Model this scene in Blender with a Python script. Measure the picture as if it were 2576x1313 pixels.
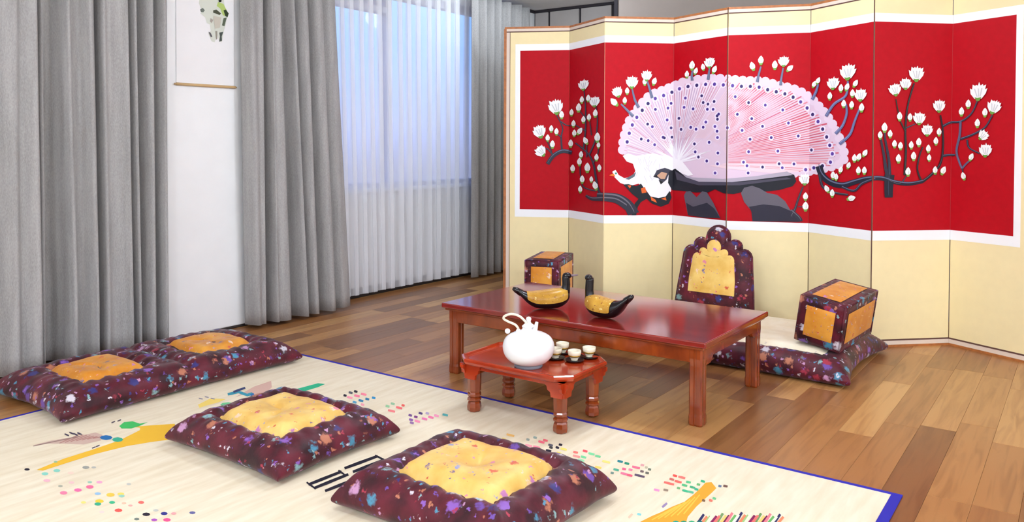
import bpy, bmesh, math, random
from mathutils import Vector, Matrix, noise
from mathutils.geometry import tessellate_polygon

for o in list(bpy.data.objects): bpy.data.objects.remove(o)
SC = bpy.context.scene
COL = SC.collection
R = math.radians
S = 1.15            # working units to metres (applied to every mesh and location at the end)

# ---------------------------------------------------------------- camera
F, CX, CY = 2021.245, 1277.421, 404.963
PITCH, ROLL, TH, H = R(1.04984), R(0.23581), R(35.8788), 0.93
_rot = Matrix.Rotation(TH - math.pi/2, 3, 'Z')          # camera heading inside the room
_f = _rot @ Vector((0, math.cos(PITCH), -math.sin(PITCH)))
_u0 = _rot @ Vector((0, math.sin(PITCH), math.cos(PITCH)))
_r0 = _rot @ Vector((1, 0, 0))
_r = _r0*math.cos(ROLL) + _u0*math.sin(ROLL)
_u = _u0*math.cos(ROLL) - _r0*math.sin(ROLL)
cam = bpy.data.cameras.new('camera')
cam.sensor_width = 36; cam.sensor_fit = 'HORIZONTAL'
cam.lens = F/2576*36
cam.shift_x = -(CX-1288)/2576
cam.shift_y = (CY-656.5)/2576
cam.clip_start = 0.05; cam.clip_end = 500
camo = bpy.data.objects.new('camera', cam); COL.objects.link(camo)
M4 = Matrix.Identity(4)
for i in range(3):
    M4[i][0] = _r[i]; M4[i][1] = _u[i]; M4[i][2] = -_f[i]
M4[2][3] = H*S
camo.matrix_world = M4
SC.camera = camo

# ---------------------------------------------------------------- exposure, world
SC.view_settings.view_transform = 'Standard'
SC.view_settings.look = 'None'
SC.view_settings.exposure = 1.18
SC.view_settings.gamma = 1.0
SC.view_settings.use_curve_mapping = False
w = bpy.data.worlds.new('dusk_sky'); SC.world = w; w.use_nodes = True
nt = w.node_tree; nt.nodes.clear()
out = nt.nodes.new('ShaderNodeOutputWorld'); bg = nt.nodes.new('ShaderNodeBackground')
tc = nt.nodes.new('ShaderNodeTexCoord'); sep = nt.nodes.new('ShaderNodeSeparateXYZ')
cr = nt.nodes.new('ShaderNodeValToRGB'); mr = nt.nodes.new('ShaderNodeMapRange')
nt.links.new(tc.outputs['Generated'], sep.inputs[0]); nt.links.new(sep.outputs['Z'], mr.inputs[0])
mr.inputs[1].default_value = -0.3; mr.inputs[2].default_value = 0.7
nt.links.new(mr.outputs[0], cr.inputs[0]); nt.links.new(cr.outputs[0], bg.inputs[0])
e = cr.color_ramp.elements
e[0].position = 0.0; e[0].color = (0.16, 0.17, 0.26, 1)
e[1].position = 1.0; e[1].color = (0.10, 0.20, 0.62, 1)
for p, c in ((0.27, (0.22, 0.25, 0.42, 1)), (0.33, (0.30, 0.40, 0.80, 1)), (0.42, (0.20, 0.42, 1.0, 1)), (0.50, (0.24, 0.50, 1.0, 1)), (0.6, (0.12, 0.27, 0.8, 1))):
    k = e.new(p); k.color = c
bg.inputs[1].default_value = .74
nt.links.new(bg.outputs[0], out.inputs[0])

# ---------------------------------------------------------------- unseen fill lamps, added to light the room (fixtures are built below)
FILL_LAMPS = [(-1.3, 0.4, 2.4), (-1.2, -1.6, 1.7), (1.0, -1.9, 2.3), (2.8, -1.9, 1.5), (1.0, 1.2, .75), (2.95, 1.45, 1.2), (-1.0, 2.1, 1.2), (4.3, -1.6, .35), (4.42, 2.92, .35)]
FILL_W = 21.0
for i, (x, y, k) in enumerate(FILL_LAMPS):
    l = bpy.data.lights.new('fill_light', 'POINT'); l.shadow_soft_size = 0.08*S
    l.energy = FILL_W*k; l.color = (0.86, 0.985, 1.14)
    lo = bpy.data.objects.new('fill_light', l); COL.objects.link(lo); lo.location = (x*S, y*S, 1.915*S)

# ---------------------------------------------------------------- helpers
def lin(c):
    f = lambda v: v/12.92 if v <= 0.04045 else ((v+0.055)/1.055)**2.4
    return tuple(f(v/255) for v in c[:3]) + (1,)

def pxray(x, y):
    return _f + _r*((x-CX)/F) - _u*((y-CY)/F)
def on_z(x, y, z=0.0):
    d = pxray(x, y); t = (z-H)/d.z
    return Vector((d.x*t, d.y*t, z))
def on_v(x, y, v):
    d = pxray(x, y); t = v/d.y
    return Vector((d.x*t, v, H+d.z*t))
def on_plane(x, y, p0, n):
    d = pxray(x, y); o = Vector((0, 0, H)); t = (p0-o).dot(n)/d.dot(n)
    return o + d*t

class MB:
    def __init__(s): s.v = []; s.f = []; s.c = []; s.smooth = []
    def add(s, vs, fs, col=None, smooth=False):
        b = len(s.v); s.v += [tuple(v) for v in vs]
        for f in fs:
            s.f.append(tuple(b+i for i in f)); s.c.append(col); s.smooth.append(smooth)
        return s
    def box(s, x0, x1, y0, y1, z0, z1, col=None):
        vs = [(x, y, z) for z in (z0, z1) for y in (y0, y1) for x in (x0, x1)]
        return s.add(vs, [(0, 2, 3, 1), (4, 5, 7, 6), (0, 1, 5, 4), (2, 6, 7, 3), (0, 4, 6, 2), (1, 3, 7, 5)], col)
    def bevbox(s, x0, x1, y0, y1, z0, z1, b=0.004, seg=2):
        bm = bmesh.new(); bmesh.ops.create_cube(bm, size=1)
        for v in bm.verts: v.co = Vector(((x0+x1)/2+v.co.x*(x1-x0), (y0+y1)/2+v.co.y*(y1-y0), (z0+z1)/2+v.co.z*(z1-z0)))
        bmesh.ops.bevel(bm, geom=list(bm.edges), offset=b, segments=seg, affect='EDGES', profile=0.5)
        bm.verts.index_update()
        s.add([v.co for v in bm.verts], [[v.index for v in f.verts] for f in bm.faces]); bm.free(); return s
    def lathe(s, prof, n=32, c=(0, 0, 0), sm=True):
        vs = []; fs = []
        for r_, z in prof:
            for k in range(n):
                a = 2*math.pi*k/n; vs.append((c[0]+r_*math.cos(a), c[1]+r_*math.sin(a), c[2]+z))
        m = len(prof)
        for i in range(m-1):
            for k in range(n):
                fs.append((i*n+k, i*n+(k+1) % n, (i+1)*n+(k+1) % n, (i+1)*n+k))
        fs.append(tuple(range(n))[::-1]); fs.append(tuple((m-1)*n+k for k in range(n)))
        return s.add(vs, fs, smooth=sm)
    def tube(s, pts, rad, n=10, closed=False, sm=True):
        pts = [Vector(p) for p in pts]; m = len(pts)
        rs = rad if isinstance(rad, (list, tuple)) else [rad]*m
        vs = []; fs = []; prev = None
        for i, p in enumerate(pts):
            a = pts[(i+1) % m] if (closed or i < m-1) else pts[i]
            b = pts[i-1] if (closed or i > 0) else pts[i]
            t = (a-b).normalized()
            up = prev if prev else (Vector((0, 0, 1)) if abs(t.z) < .9 else Vector((1, 0, 0)))
            x = (up - t*up.dot(t)).normalized(); y = t.cross(x); prev = x
            for k in range(n):
                q = 2*math.pi*k/n; vs.append(p + (x*math.cos(q)+y*math.sin(q))*rs[i])
        for i in range(m if closed else m-1):
            j = (i+1) % m
            for k in range(n):
                fs.append((i*n+k, i*n+(k+1) % n, j*n+(k+1) % n, j*n+k))
        if not closed:
            fs.append(tuple(range(n))[::-1]); fs.append(tuple((m-1)*n+k for k in range(n)))
        return s.add(vs, fs, smooth=sm)
    def prism(s, poly, y0, y1, axis='y', sm=False):
        # poly of (a, b): extruded along axis
        n = len(poly)
        mk = {'y': lambda a, b, t: (a, t, b), 'z': lambda a, b, t: (a, b, t), 'x': lambda a, b, t: (t, a, b)}[axis]
        vs = [mk(a, b, y0) for a, b in poly] + [mk(a, b, y1) for a, b in poly]
        tris = tessellate_polygon([[Vector((a, b, 0)) for a, b in poly]])
        fs = [tuple(t) for t in tris] + [tuple(n+i for i in t)[::-1] for t in tris]
        fs += [(i, (i+1) % n, n+(i+1) % n, n+i) for i in range(n)]
        return s.add(vs, fs, smooth=sm)
    def shift(s, off):
        s.v = [(a-off[0], b-off[1], c-off[2]) for a, b, c in s.v]; return s
    def xform(s, M):
        s.v = [tuple(M @ Vector(v)) for v in s.v]; return s
    def mesh(s, name, mat, fix=True):
        me = bpy.data.meshes.new(name); me.from_pydata(s.v, [], s.f)
        if any(c is not None for c in s.c):
            at = me.color_attributes.new('Col', 'FLOAT_COLOR', 'CORNER')
            i = 0
            for f, c in zip(s.f, s.c):
                c = c or (1, 1, 1, 1)
                for _ in f: at.data[i].color = c; i += 1
        me.polygons.foreach_set('use_smooth', s.smooth)
        if fix:
            bm = bmesh.new(); bm.from_mesh(me); bmesh.ops.recalc_face_normals(bm, faces=bm.faces); bm.to_mesh(me); bm.free()
        for m in (mat if isinstance(mat, (list, tuple)) else [mat]): me.materials.append(m)
        me.update(); return me
    def build(s, name, mat, parent=None, loc=(0, 0, 0), rot=None, fix=True):
        o = bpy.data.objects.new(name, s.mesh(name, mat, fix)); COL.objects.link(o)
        o.location = loc
        if rot is not None: o.rotation_euler = rot
        if parent: o.parent = parent
        return o

def tag(o, label=None, cat=None, group=None, kind=None):
    if label: o['label'] = label
    if cat: o['category'] = cat
    if group: o['group'] = group
    if kind: o['kind'] = kind
    return o
def empty(name, label, cat, loc, rot=(0, 0, 0), group=None):
    o = bpy.data.objects.new(name, None); COL.objects.link(o); o.location = loc; o.rotation_euler = rot
    o.empty_display_size = .1
    return tag(o, label, cat, group)
def struct(o): o['kind'] = 'structure'; return o

# ---------------------------------------------------------------- materials
def nodes(name):
    m = bpy.data.materials.new(name); m.use_nodes = True; t = m.node_tree
    b = t.nodes['Principled BSDF']; return m, t, b
def N(t, kind, **kw):
    n = t.nodes.new(kind)
    for k, v in kw.items(): setattr(n, k, v)
    return n
def coords(t, scale=(1, 1, 1), rand=False):
    c = N(t, 'ShaderNodeTexCoord'); mp = N(t, 'ShaderNodeMapping'); mp.inputs['Scale'].default_value = scale
    if rand:
        oi = N(t, 'ShaderNodeObjectInfo'); g = N(t, 'ShaderNodeNewGeometry')
        ad = N(t, 'ShaderNodeMath', operation='ADD'); ml = N(t, 'ShaderNodeMath', operation='MULTIPLY'); ml.inputs[1].default_value = 37.0
        t.links.new(oi.outputs['Random'], ad.inputs[0]); t.links.new(g.outputs['Random Per Island'], ad.inputs[1]); t.links.new(ad.outputs[0], ml.inputs[0])
        va = N(t, 'ShaderNodeVectorMath', operation='ADD'); t.links.new(c.outputs['Object'], va.inputs[0]); t.links.new(ml.outputs[0], va.inputs[1])
        t.links.new(va.outputs[0], mp.inputs[0])
    else: t.links.new(c.outputs['Object'], mp.inputs[0])
    return mp.outputs[0]
def ramp(t, stops, src=None, const=False):
    r = N(t, 'ShaderNodeValToRGB'); e = r.color_ramp.elements
    if const: r.color_ramp.interpolation = 'CONSTANT'
    e[0].position = stops[0][0]; e[0].color = stops[0][1]; e[1].position = stops[-1][0]; e[1].color = stops[-1][1]
    for p, c in stops[1:-1]: k = e.new(p); k.color = c
    if src: t.links.new(src, r.inputs[0])
    return r.outputs[0]
def bump(t, b, src, strength=.3, dist=.002):
    n = N(t, 'ShaderNodeBump'); n.inputs['Strength'].default_value = strength; n.inputs['Distance'].default_value = dist
    t.links.new(src, n.inputs['Height']); t.links.new(n.outputs[0], b.inputs['Normal'])
def plain(name, c, rough=.6, metal=0, spec=.5, nscale=None, namp=.08, bmp=0):
    m, t, b = nodes(name); b.inputs['Roughness'].default_value = rough; b.inputs['Metallic'].default_value = metal
    b.inputs['Specular IOR Level'].default_value = spec
    L = lin(c)
    if nscale:
        n = N(t, 'ShaderNodeTexNoise'); n.inputs['Scale'].default_value = nscale; n.inputs['Detail'].default_value = 4
        t.links.new(coords(t), n.inputs[0])
        lo = tuple(max(0, v*(1-namp)) for v in L[:3])+(1,); hi = tuple(min(1, v*(1+namp)) for v in L[:3])+(1,)
        t.links.new(ramp(t, [(.3, lo), (.7, hi)], n.outputs[0]), b.inputs['Base Color'])
        if bmp: bump(t, b, n.outputs[0], bmp, .002)
    else: b.inputs['Base Color'].default_value = L
    return m
def wood(name, dark, mid, light, scale=(1.5, 14, 14), rough=.25, coat=.3, rand=False):
    m, t, b = nodes(name)
    v = coords(t, scale, rand)
    n = N(t, 'ShaderNodeTexNoise'); n.inputs['Scale'].default_value = 2.2; n.inputs['Detail'].default_value = 7; n.inputs['Distortion'].default_value = .6
    t.links.new(v, n.inputs[0])
    t.links.new(ramp(t, [(.3, lin(dark)), (.5, lin(mid)), (.72, lin(light))], n.outputs[0]), b.inputs['Base Color'])
    b.inputs['Roughness'].default_value = rough; b.inputs['Coat Weight'].default_value = coat; b.inputs['Coat Roughness'].default_value = .12
    bump(t, b, n.outputs[0], .08, .001); return m
def linen(name, base, amp=.12, scale=260):
    m, t, b = nodes(name); L = lin(base)
    v = coords(t, (1, 1, .35))
    n = N(t, 'ShaderNodeTexNoise'); n.inputs['Scale'].default_value = scale; n.inputs['Detail'].default_value = 3; t.links.new(v, n.inputs[0])
    n2 = N(t, 'ShaderNodeTexNoise'); n2.inputs['Scale'].default_value = 30; n2.inputs['Detail'].default_value = 4; t.links.new(coords(t, (1, 1, .08)), n2.inputs[0])
    ad = N(t, 'ShaderNodeMath', operation='ADD'); t.links.new(n.outputs[0], ad.inputs[0]); t.links.new(n2.outputs[0], ad.inputs[1])
    hf = N(t, 'ShaderNodeMath', operation='MULTIPLY'); hf.inputs[1].default_value = .5; t.links.new(ad.outputs[0], hf.inputs[0])
    t.links.new(ramp(t, [(.32, tuple(x*(1-amp*2) for x in L[:3])+(1,)), (.68, tuple(min(1, x*(1+amp*2)) for x in L[:3])+(1,))], hf.outputs[0]), b.inputs['Base Color'])
    b.inputs['Roughness'].default_value = .9; b.inputs['Sheen Weight'].default_value = .15; b.inputs['Specular IOR Level'].default_value = .2
    bump(t, b, n.outputs[0], .4, .001); return m
def brocade(name, c0, c1, palette, cover=.55, scale=26, spot=.36, rough=.5):
    m, t, b = nodes(name)
    v = coords(t)
    n = N(t, 'ShaderNodeTexNoise'); n.inputs['Scale'].default_value = 11; n.inputs['Detail'].default_value = 5; t.links.new(v, n.inputs[0])
    base = ramp(t, [(.35, lin(c0)), (.65, lin(c1))], n.outputs[0])
    dn = N(t, 'ShaderNodeTexNoise'); dn.inputs['Scale'].default_value = 70; t.links.new(v, dn.inputs[0])
    mv = N(t, 'ShaderNodeVectorMath', operation='SCALE'); mv.inputs['Scale'].default_value = .035; t.links.new(dn.outputs['Color'], mv.inputs[0])
    va = N(t, 'ShaderNodeVectorMath', operation='ADD'); t.links.new(v, va.inputs[0]); t.links.new(mv.outputs[0], va.inputs[1])
    cur = base
    for sc, cv, sp in ((scale, cover, spot), (scale*2.3, cover*.8, spot*.85)):
        vo = N(t, 'ShaderNodeTexVoronoi'); vo.inputs['Scale'].default_value = sc; t.links.new(va.outputs[0], vo.inputs[0])
        sx = N(t, 'ShaderNodeSeparateColor'); t.links.new(vo.outputs['Color'], sx.inputs[0])
        k = len(palette)
        pc = ramp(t, [(i/k, lin(p)) for i, p in enumerate(palette)], sx.outputs[0], True)
        a = N(t, 'ShaderNodeMapRange'); a.inputs[1].default_value = sp; a.inputs[2].default_value = sp*.6; t.links.new(vo.outputs['Distance'], a.inputs[0])
        g = N(t, 'ShaderNodeMath', operation='LESS_THAN'); g.inputs[1].default_value = cv; t.links.new(sx.outputs[1], g.inputs[0])
        mu = N(t, 'ShaderNodeMath', operation='MULTIPLY'); t.links.new(a.outputs[0], mu.inputs[0]); t.links.new(g.outputs[0], mu.inputs[1])
        mx = N(t, 'ShaderNodeMix', data_type='RGBA'); t.links.new(mu.outputs[0], mx.inputs[0]); t.links.new(cur, mx.inputs[6]); t.links.new(pc, mx.inputs[7])
        cur = mx.outputs[2]
    t.links.new(cur, b.inputs['Base Color'])
    b.inputs['Roughness'].default_value = rough; b.inputs['Sheen Weight'].default_value = .1; b.inputs['Specular IOR Level'].default_value = .3
    bump(t, b, dn.outputs[0], .25, .002); return m

MAROON_PAL = [(205, 196, 204), (134, 88, 172), (74, 140, 168), (180, 112, 84), (104, 70, 150), (50, 48, 110), (190, 140, 176), (160, 46, 66), (130, 166, 168)]
GOLD_PAL = [(190, 120, 170), (205, 90, 60), (150, 150, 190), (235, 200, 170), (120, 100, 130), (220, 130, 150)]
M = {}
M['maroon'] = brocade('maroon_brocade', (44, 3, 14), (98, 19, 38), MAROON_PAL, .64, 18, .42)
M['gold'] = brocade('gold_brocade', (206, 128, 30), (226, 158, 58), GOLD_PAL, .50, 24, .30, .5)
M['palegold'] = brocade('pale_gold_brocade', (218, 168, 74), (234, 198, 114), GOLD_PAL, .50, 22, .30, .5)
M['cream_silk'] = brocade('cream_silk', (236, 222, 190), (245, 235, 210), [(225, 205, 175), (240, 225, 195), (215, 200, 180)], .3, 30, .26, .5)
M['curtain'] = linen('grey_linen', (160, 157, 154))
M['white'] = plain('white_paint', (236, 235, 233), .7, nscale=6, namp=.02)
M['ceil'] = plain('ceiling_paint', (243, 240, 238), .9)
M['grey_wall'] = plain('grey_wall_panel', (168, 160, 154), .7, nscale=5, namp=.05)
M['taupe'] = plain('taupe_wall', (158, 144, 134), .8, nscale=3, namp=.05)
M['dark_seam'] = plain('dark_seam', (38, 32, 36), .8)
M['base'] = plain('dark_baseboard', (44, 36, 34), .6)
M['sub'] = plain('floor_underlay', (86, 54, 32), .9)
M['redwood'] = wood('lacquered_redwood', (110, 42, 10), (134, 54, 16), (154, 70, 24), (5, 5, 2), .16, .6)
M['redtop'] = wood('lacquered_tabletop', (112, 22, 18), (132, 30, 24), (150, 40, 28), (8, 1.5, 8), .13, .7)
M['trayred'] = wood('lacquered_tray', (150, 42, 14), (168, 50, 18), (184, 62, 24), (6, 3, 8), .18, .6)
M['frame_wood'] = plain('orange_wood_frame', (176, 106, 52), .5, nscale=40, namp=.2)
M['cream_paper'] = plain('cream_paper', (242, 224, 172), .75, nscale=18, namp=.02)
M['strip'] = plain('pale_silk_strip', (226, 208, 190), .7)
M['pin'] = plain('brown_pinstripe', (96, 62, 52), .7)
M['red'] = plain('red_silk', (180, 3, 22), .6, spec=.18, nscale=30, namp=.06)
M['wborder'] = plain('white_silk_border', (246, 246, 246), .7)
M['ceramic'] = plain('white_ceramic', (246, 245, 244), .22)
M['ceramic_cream'] = plain('cream_ceramic', (236, 226, 200), .2)
M['greyfoot'] = plain('grey_unglazed_foot', (120, 122, 130), .6)
M['black_lacquer'] = plain('black_lacquer', (16, 14, 18), .18)
M['duck_gold'] = brocade('gold_lacquer', (168, 118, 30), (208, 160, 62), [(150, 100, 40), (240, 215, 140), (120, 50, 40)], .5, 60, .3, .25)
M['bill'] = plain('grey_bill', (120, 100, 112), .3)
M['tea'] = plain('dark_tea', (60, 34, 16), .1)
M['goldband'] = plain('gold_band', (190, 150, 60), .3, .6)
M['string'] = plain('cream_cord', (236, 228, 205), .7)
M['paper'] = plain('scroll_paper', (232, 229, 227), .85, nscale=8, namp=.015)
M['rod'] = plain('scroll_rod', (196, 160, 110), .5)
M['blue'] = plain('blue_cloth_binding', (34, 28, 160), .8)
M['alum'] = plain('window_frame_white', (190, 190, 205), .5)
M['header'] = plain('header_panel_lilac', (110, 110, 158), .6)
M['ground'] = plain('ground_outside', (90, 92, 110), .9)
def attr_mat(name, rough=.6):
    m, t, b = nodes(name); a = N(t, 'ShaderNodeVertexColor'); a.layer_name = 'Col'
    t.links.new(a.outputs[0], b.inputs['Base Color']); b.inputs['Roughness'].default_value = rough
    b.inputs['Specular IOR Level'].default_value = .3; return m
M['thread'] = attr_mat('coloured_silk_thread', .5)
M['dye'] = attr_mat('dyed_straw', .7)
M['ink'] = attr_mat('ink_on_paper', .8)

def mat_straw():
    m, t, b = nodes('woven_straw')
    wv = N(t, 'ShaderNodeTexWave'); wv.bands_direction = 'Y'; wv.inputs['Scale'].default_value = 90; wv.inputs['Distortion'].default_value = .4; t.links.new(coords(t), wv.inputs[0])
    n = N(t, 'ShaderNodeTexNoise'); n.inputs['Scale'].default_value = 5; n.inputs['Detail'].default_value = 5; t.links.new(coords(t, (1, 7, 1)), n.inputs[0])
    t.links.new(ramp(t, [(.3, lin((226, 210, 178))), (.7, lin((240, 228, 202)))], n.outputs[0]), b.inputs['Base Color'])
    b.inputs['Roughness'].default_value = .6; bump(t, b, wv.outputs[0], .15, .001); return m
M['straw'] = mat_straw()

def mat_floor():
    m, t, b = nodes('floor_planks')
    oi = N(t, 'ShaderNodeObjectInfo'); g = N(t, 'ShaderNodeNewGeometry'); ad = N(t, 'ShaderNodeMath', operation='ADD'); fr = N(t, 'ShaderNodeMath', operation='FRACT')
    t.links.new(oi.outputs['Random'], ad.inputs[0]); t.links.new(g.outputs['Random Per Island'], ad.inputs[1]); t.links.new(ad.outputs[0], fr.inputs[0])
    n = N(t, 'ShaderNodeTexNoise'); n.inputs['Scale'].default_value = 2.0; n.inputs['Detail'].default_value = 7; n.inputs['Distortion'].default_value = 1.0
    t.links.new(coords(t, (1.3, 16, 1), True), n.inputs[0])
    tone = ramp(t, [(0, lin((128, 82, 44))), (.25, lin((148, 98, 54))), (.5, lin((162, 110, 61))), (.75, lin((176, 125, 72))), (1, lin((198, 150, 92)))], fr.outputs[0])
    gr = ramp(t, [(.3, (.72, .66, .6, 1)), (.55, (1, 1, 1, 1))], n.outputs[0])
    mx = N(t, 'ShaderNodeMix', data_type='RGBA'); mx.blend_type = 'MULTIPLY'; mx.inputs[0].default_value = 1
    t.links.new(tone, mx.inputs[6]); t.links.new(gr, mx.inputs[7]); t.links.new(mx.outputs[2], b.inputs['Base Color'])
    b.inputs['Roughness'].default_value = .34; b.inputs['Coat Weight'].default_value = .15; b.inputs['Coat Roughness'].default_value = .25
    bump(t, b, n.outputs[0], .06, .001); return m
M['plank'] = mat_floor()

def mat_sheer():
    m, t, b = nodes('sheer_voile'); t.nodes.remove(b)
    o = t.nodes['Material Output']
    d = N(t, 'ShaderNodeBsdfDiffuse'); d.inputs[0].default_value = lin((252, 252, 254))
    tl = N(t, 'ShaderNodeBsdfTranslucent'); tl.inputs[0].default_value = lin((250, 250, 254))
    tr = N(t, 'ShaderNodeBsdfTransparent')
    a = N(t, 'ShaderNodeMixShader'); a.inputs[0].default_value = .1; t.links.new(d.outputs[0], a.inputs[1]); t.links.new(tl.outputs[0], a.inputs[2])
    c = N(t, 'ShaderNodeMixShader'); c.inputs[0].default_value = .40
    t.links.new(tr.outputs[0], c.inputs[1]); t.links.new(a.outputs[0], c.inputs[2]); t.links.new(c.outputs[0], o.inputs[0]); return m
M['sheer'] = mat_sheer()
def mat_glass():
    m, t, b = nodes('window_glass'); t.nodes.remove(b); o = t.nodes['Material Output']
    tr = N(t, 'ShaderNodeBsdfTransparent'); gl = N(t, 'ShaderNodeBsdfGlossy'); gl.inputs['Roughness'].default_value = .02
    a = N(t, 'ShaderNodeMixShader'); a.inputs[0].default_value = .015; t.links.new(tr.outputs[0], a.inputs[1]); t.links.new(gl.outputs[0], a.inputs[2]); t.links.new(a.outputs[0], o.inputs[0]); return m
M['glass'] = mat_glass()
def mat_emit(name, c, s):
    m, t, b = nodes(name); b.inputs['Base Color'].default_value = (1, 1, 1, 1); b.inputs['Emission Color'].default_value = c; b.inputs['Emission Strength'].default_value = s; return m
def mat_fill_dome():
    m, t, b = nodes('fill_dome_glow'); t.nodes.remove(b); o = t.nodes['Material Output']
    tr = N(t, 'ShaderNodeBsdfTransparent'); em = N(t, 'ShaderNodeEmission'); em.inputs[0].default_value = (.86, .985, 1.14, 1); em.inputs[1].default_value = 1.5
    a = N(t, 'ShaderNodeMixShader'); a.inputs[0].default_value = .25; t.links.new(tr.outputs[0], a.inputs[1]); t.links.new(em.outputs[0], a.inputs[2]); t.links.new(a.outputs[0], o.inputs[0]); return m
M['fill_diffuser'] = mat_fill_dome()  # glow for the added, unseen fill domes

# ================================================================ ROOM
CEIL = 2.015
U0, U1, V0, V1 = -1.8, 5.364, -2.6, 3.62
fl = struct(MB().box(U0, U1, V0, V1, -.08, -.010).build('floor', M['sub']))
# planks: individual boards, run along the window wall
PW = .105
planks = []
rnd = random.Random(5)
cam2 = Vector((0, 0, H))
def project(p):
    d = Vector(p) - cam2; k = d.dot(_f)
    if k < .15: return None
    return (CX + F*d.dot(_r)/k, CY - F*d.dot(_u)/k, k)
row = 0; y = V0
MATR = (0.42, 2.345, 0.39, 2.956)
while y < V1 - .001:
    y1 = min(y+PW, V1); x = U0 - rnd.random()*.7
    while x < U1:
        L = rnd.choice([.55, .70, .70, .85]); a, b_ = max(x, U0), min(x+L, U1)
        if b_ - a > .03: planks.append((round(a, 4), round(b_, 4), y, y1))
        x += L
    y = y1; row += 1
def score(pl):
    a, b_, c, d = pl; best = 0; cnt = 0
    for i in range(5):
        for j in range(3):
            u, v = a+(b_-a)*i/4, c+(d-c)*j/2
            q = project((u, v, 0))
            if q and -20 < q[0] < 2596 and 0 < q[1] < 1333:
                if MATR[0] < u < MATR[1] and MATR[2] < v < MATR[3]: continue
                cnt += 1; best = max(best, 1/q[2]**2)
    return best*cnt
sc = sorted([(score(p), i) for i, p in enumerate(planks)], reverse=True)
solo_ids = [i for s_, i in sc[:296] if s_ > 0]
cache = {}
rest = MB()
def plank_mb(l, wd):
    g = .0002; z1 = 0; m = MB(); x0, x1, y0, y1 = g, l-g, g, wd-g; b = .0007
    vs = [(x0, y0, -.010), (x1, y0, -.010), (x1, y1, -.010), (x0, y1, -.010), (x0, y0, -b), (x1, y0, -b), (x1, y1, -b), (x0, y1, -b), (x0+b, y0+b, 0), (x1-b, y0+b, 0), (x1-b, y1-b, 0), (x0+b, y1-b, 0)]
    fs = [(3, 2, 1, 0), (8, 9, 10, 11)] + [(i, (i+1) % 4, 4+(i+1) % 4, 4+i) for i in range(4)] + [(4+i, 4+(i+1) % 4, 8+(i+1) % 4, 8+i) for i in range(4)]
    return m.add(vs, fs)
ss = set(solo_ids)
for i, (a, b_, c, d) in enumerate(planks):
    if i in ss:
        key = (round(b_-a, 3), round(d-c, 3))
        if key not in cache: cache[key] = plank_mb(b_-a, d-c).mesh('plank', M['plank'], False)
        o = bpy.data.objects.new('plank', cache[key]); COL.objects.link(o); o.location = (a, c, 0); o.parent = fl
    else:
        m = plank_mb(b_-a, d-c); rest.add([(p[0]+a, p[1]+c, p[2]) for p in m.v], m.f)
o = rest.build('plank', M['plank'], fl, fix=False); o['kind'] = 'stuff'

# window wall (y = V1) with its opening
WU0, WU1, WZ0, WZ1 = 2.72, 4.86, .665, 1.93
T = .16
wl = MB().box(U0, WU0, V1, V1+T, 0, CEIL).box(WU1, U1+.2, V1, V1+T, 0, CEIL).box(WU0, WU1, V1, V1+T, 0, WZ0).box(WU0, WU1, V1, V1+T, WZ1, CEIL)
struct(wl.build('wall_left', M['white']))
win = struct(bpy.data.objects.new('window_1', None)); COL.objects.link(win); win.location = ((WU0+WU1)/2, V1+.05, WZ0)
def wpart(name, mb, mat): return mb.shift(win.location).build(name, mat, win)
fr_ = MB(); y0, y1 = V1+.03, V1+.10
for a, b_, c, d in ((WU0, WU1, WZ0, WZ0+.030), (WU0, WU1, WZ1-.045, WZ1), (WU0, WU0+.045, WZ0+.030, WZ1-.045), (WU1-.045, WU1, WZ0+.030, WZ1-.045)):
    fr_.box(a, b_, y0, y1, c, d)
wpart('window_frame', fr_, M['alum'])
wpart('mullion', MB().bevbox(3.735, 3.765, V1+.03, V1+.10, WZ0+.030, WZ1-.045, .003), M['alum'])
wpart('header_panel', MB().bevbox(WU0+.045, 3.735, V1+.045, V1+.060, 1.815, WZ1-.045, .002), M['header'])
wpart('transom', MB().bevbox(WU0+.045, 3.735, V1+.03, V1+.10, 1.775, 1.815, .003), M['alum'])
wpart('window_sill', MB().bevbox(WU0-.02, WU1+.02, V1-.025, V1+.03, WZ0-.025, WZ0+.001, .004), M['white'])
for a, b_, c, d in ((WU0+.045, 3.735, WZ0+.030, 1.775), (3.765, WU1-.045, WZ0+.030, WZ1-.045)):
    wpart('pane', MB().box(a, b_, V1+.062, V1+.068, c, d), M['glass'])

# back wall: flat panels with dark seams, then a nearer plain wall
wb = struct(MB().box(U1, U1+.1, V0, V1, 0, CEIL).build('wall_back', M['dark_seam']))
vs_ = [3.62, 3.474, 3.190, 2.907]
edges = [3.615] + vs_[1:]
for a, b_ in zip(edges[:-1], edges[1:]):
    MB().bevbox(U1-.016, U1, b_+.010, a-.010, .08, CEIL-.022, .003).build('wall_panel', M['grey_wall'], wb)
PV = 2.62
st_ = struct(MB().box(4.86, U1-.001, V0, PV, 0, CEIL).build('wall_back_projection', M['taupe'])); st_.name = 'wall_back_right'
MB().box(4.852, 4.86, PV-.022, PV+.004, 0, CEIL-.001).build('corner_trim', M['dark_seam'], st_)
struct(MB().bevbox(U1-.024, U1-.016, 2.64, V1-.001, CEIL-.022, CEIL-.001, .002).build('trim_1', M['dark_seam']))
struct(MB().bevbox(4.6, U1-.02, V1-.02, V1-.001, CEIL-.022, CEIL-.001, .002).build('trim_2', M['dark_seam']))
struct(MB().box(U0, U1, V0-.1, V0, 0, CEIL).build('wall_right', M['white']))
struct(MB().box(U0-.1, U0, V0-.1, V1+T, 0, CEIL).build('wall_front', M['white']))
struct(MB().box(U0-.1, U1+.2, V0-.1, V1+T, CEIL, CEIL+.08).build('ceiling', M['ceil']))
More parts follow.
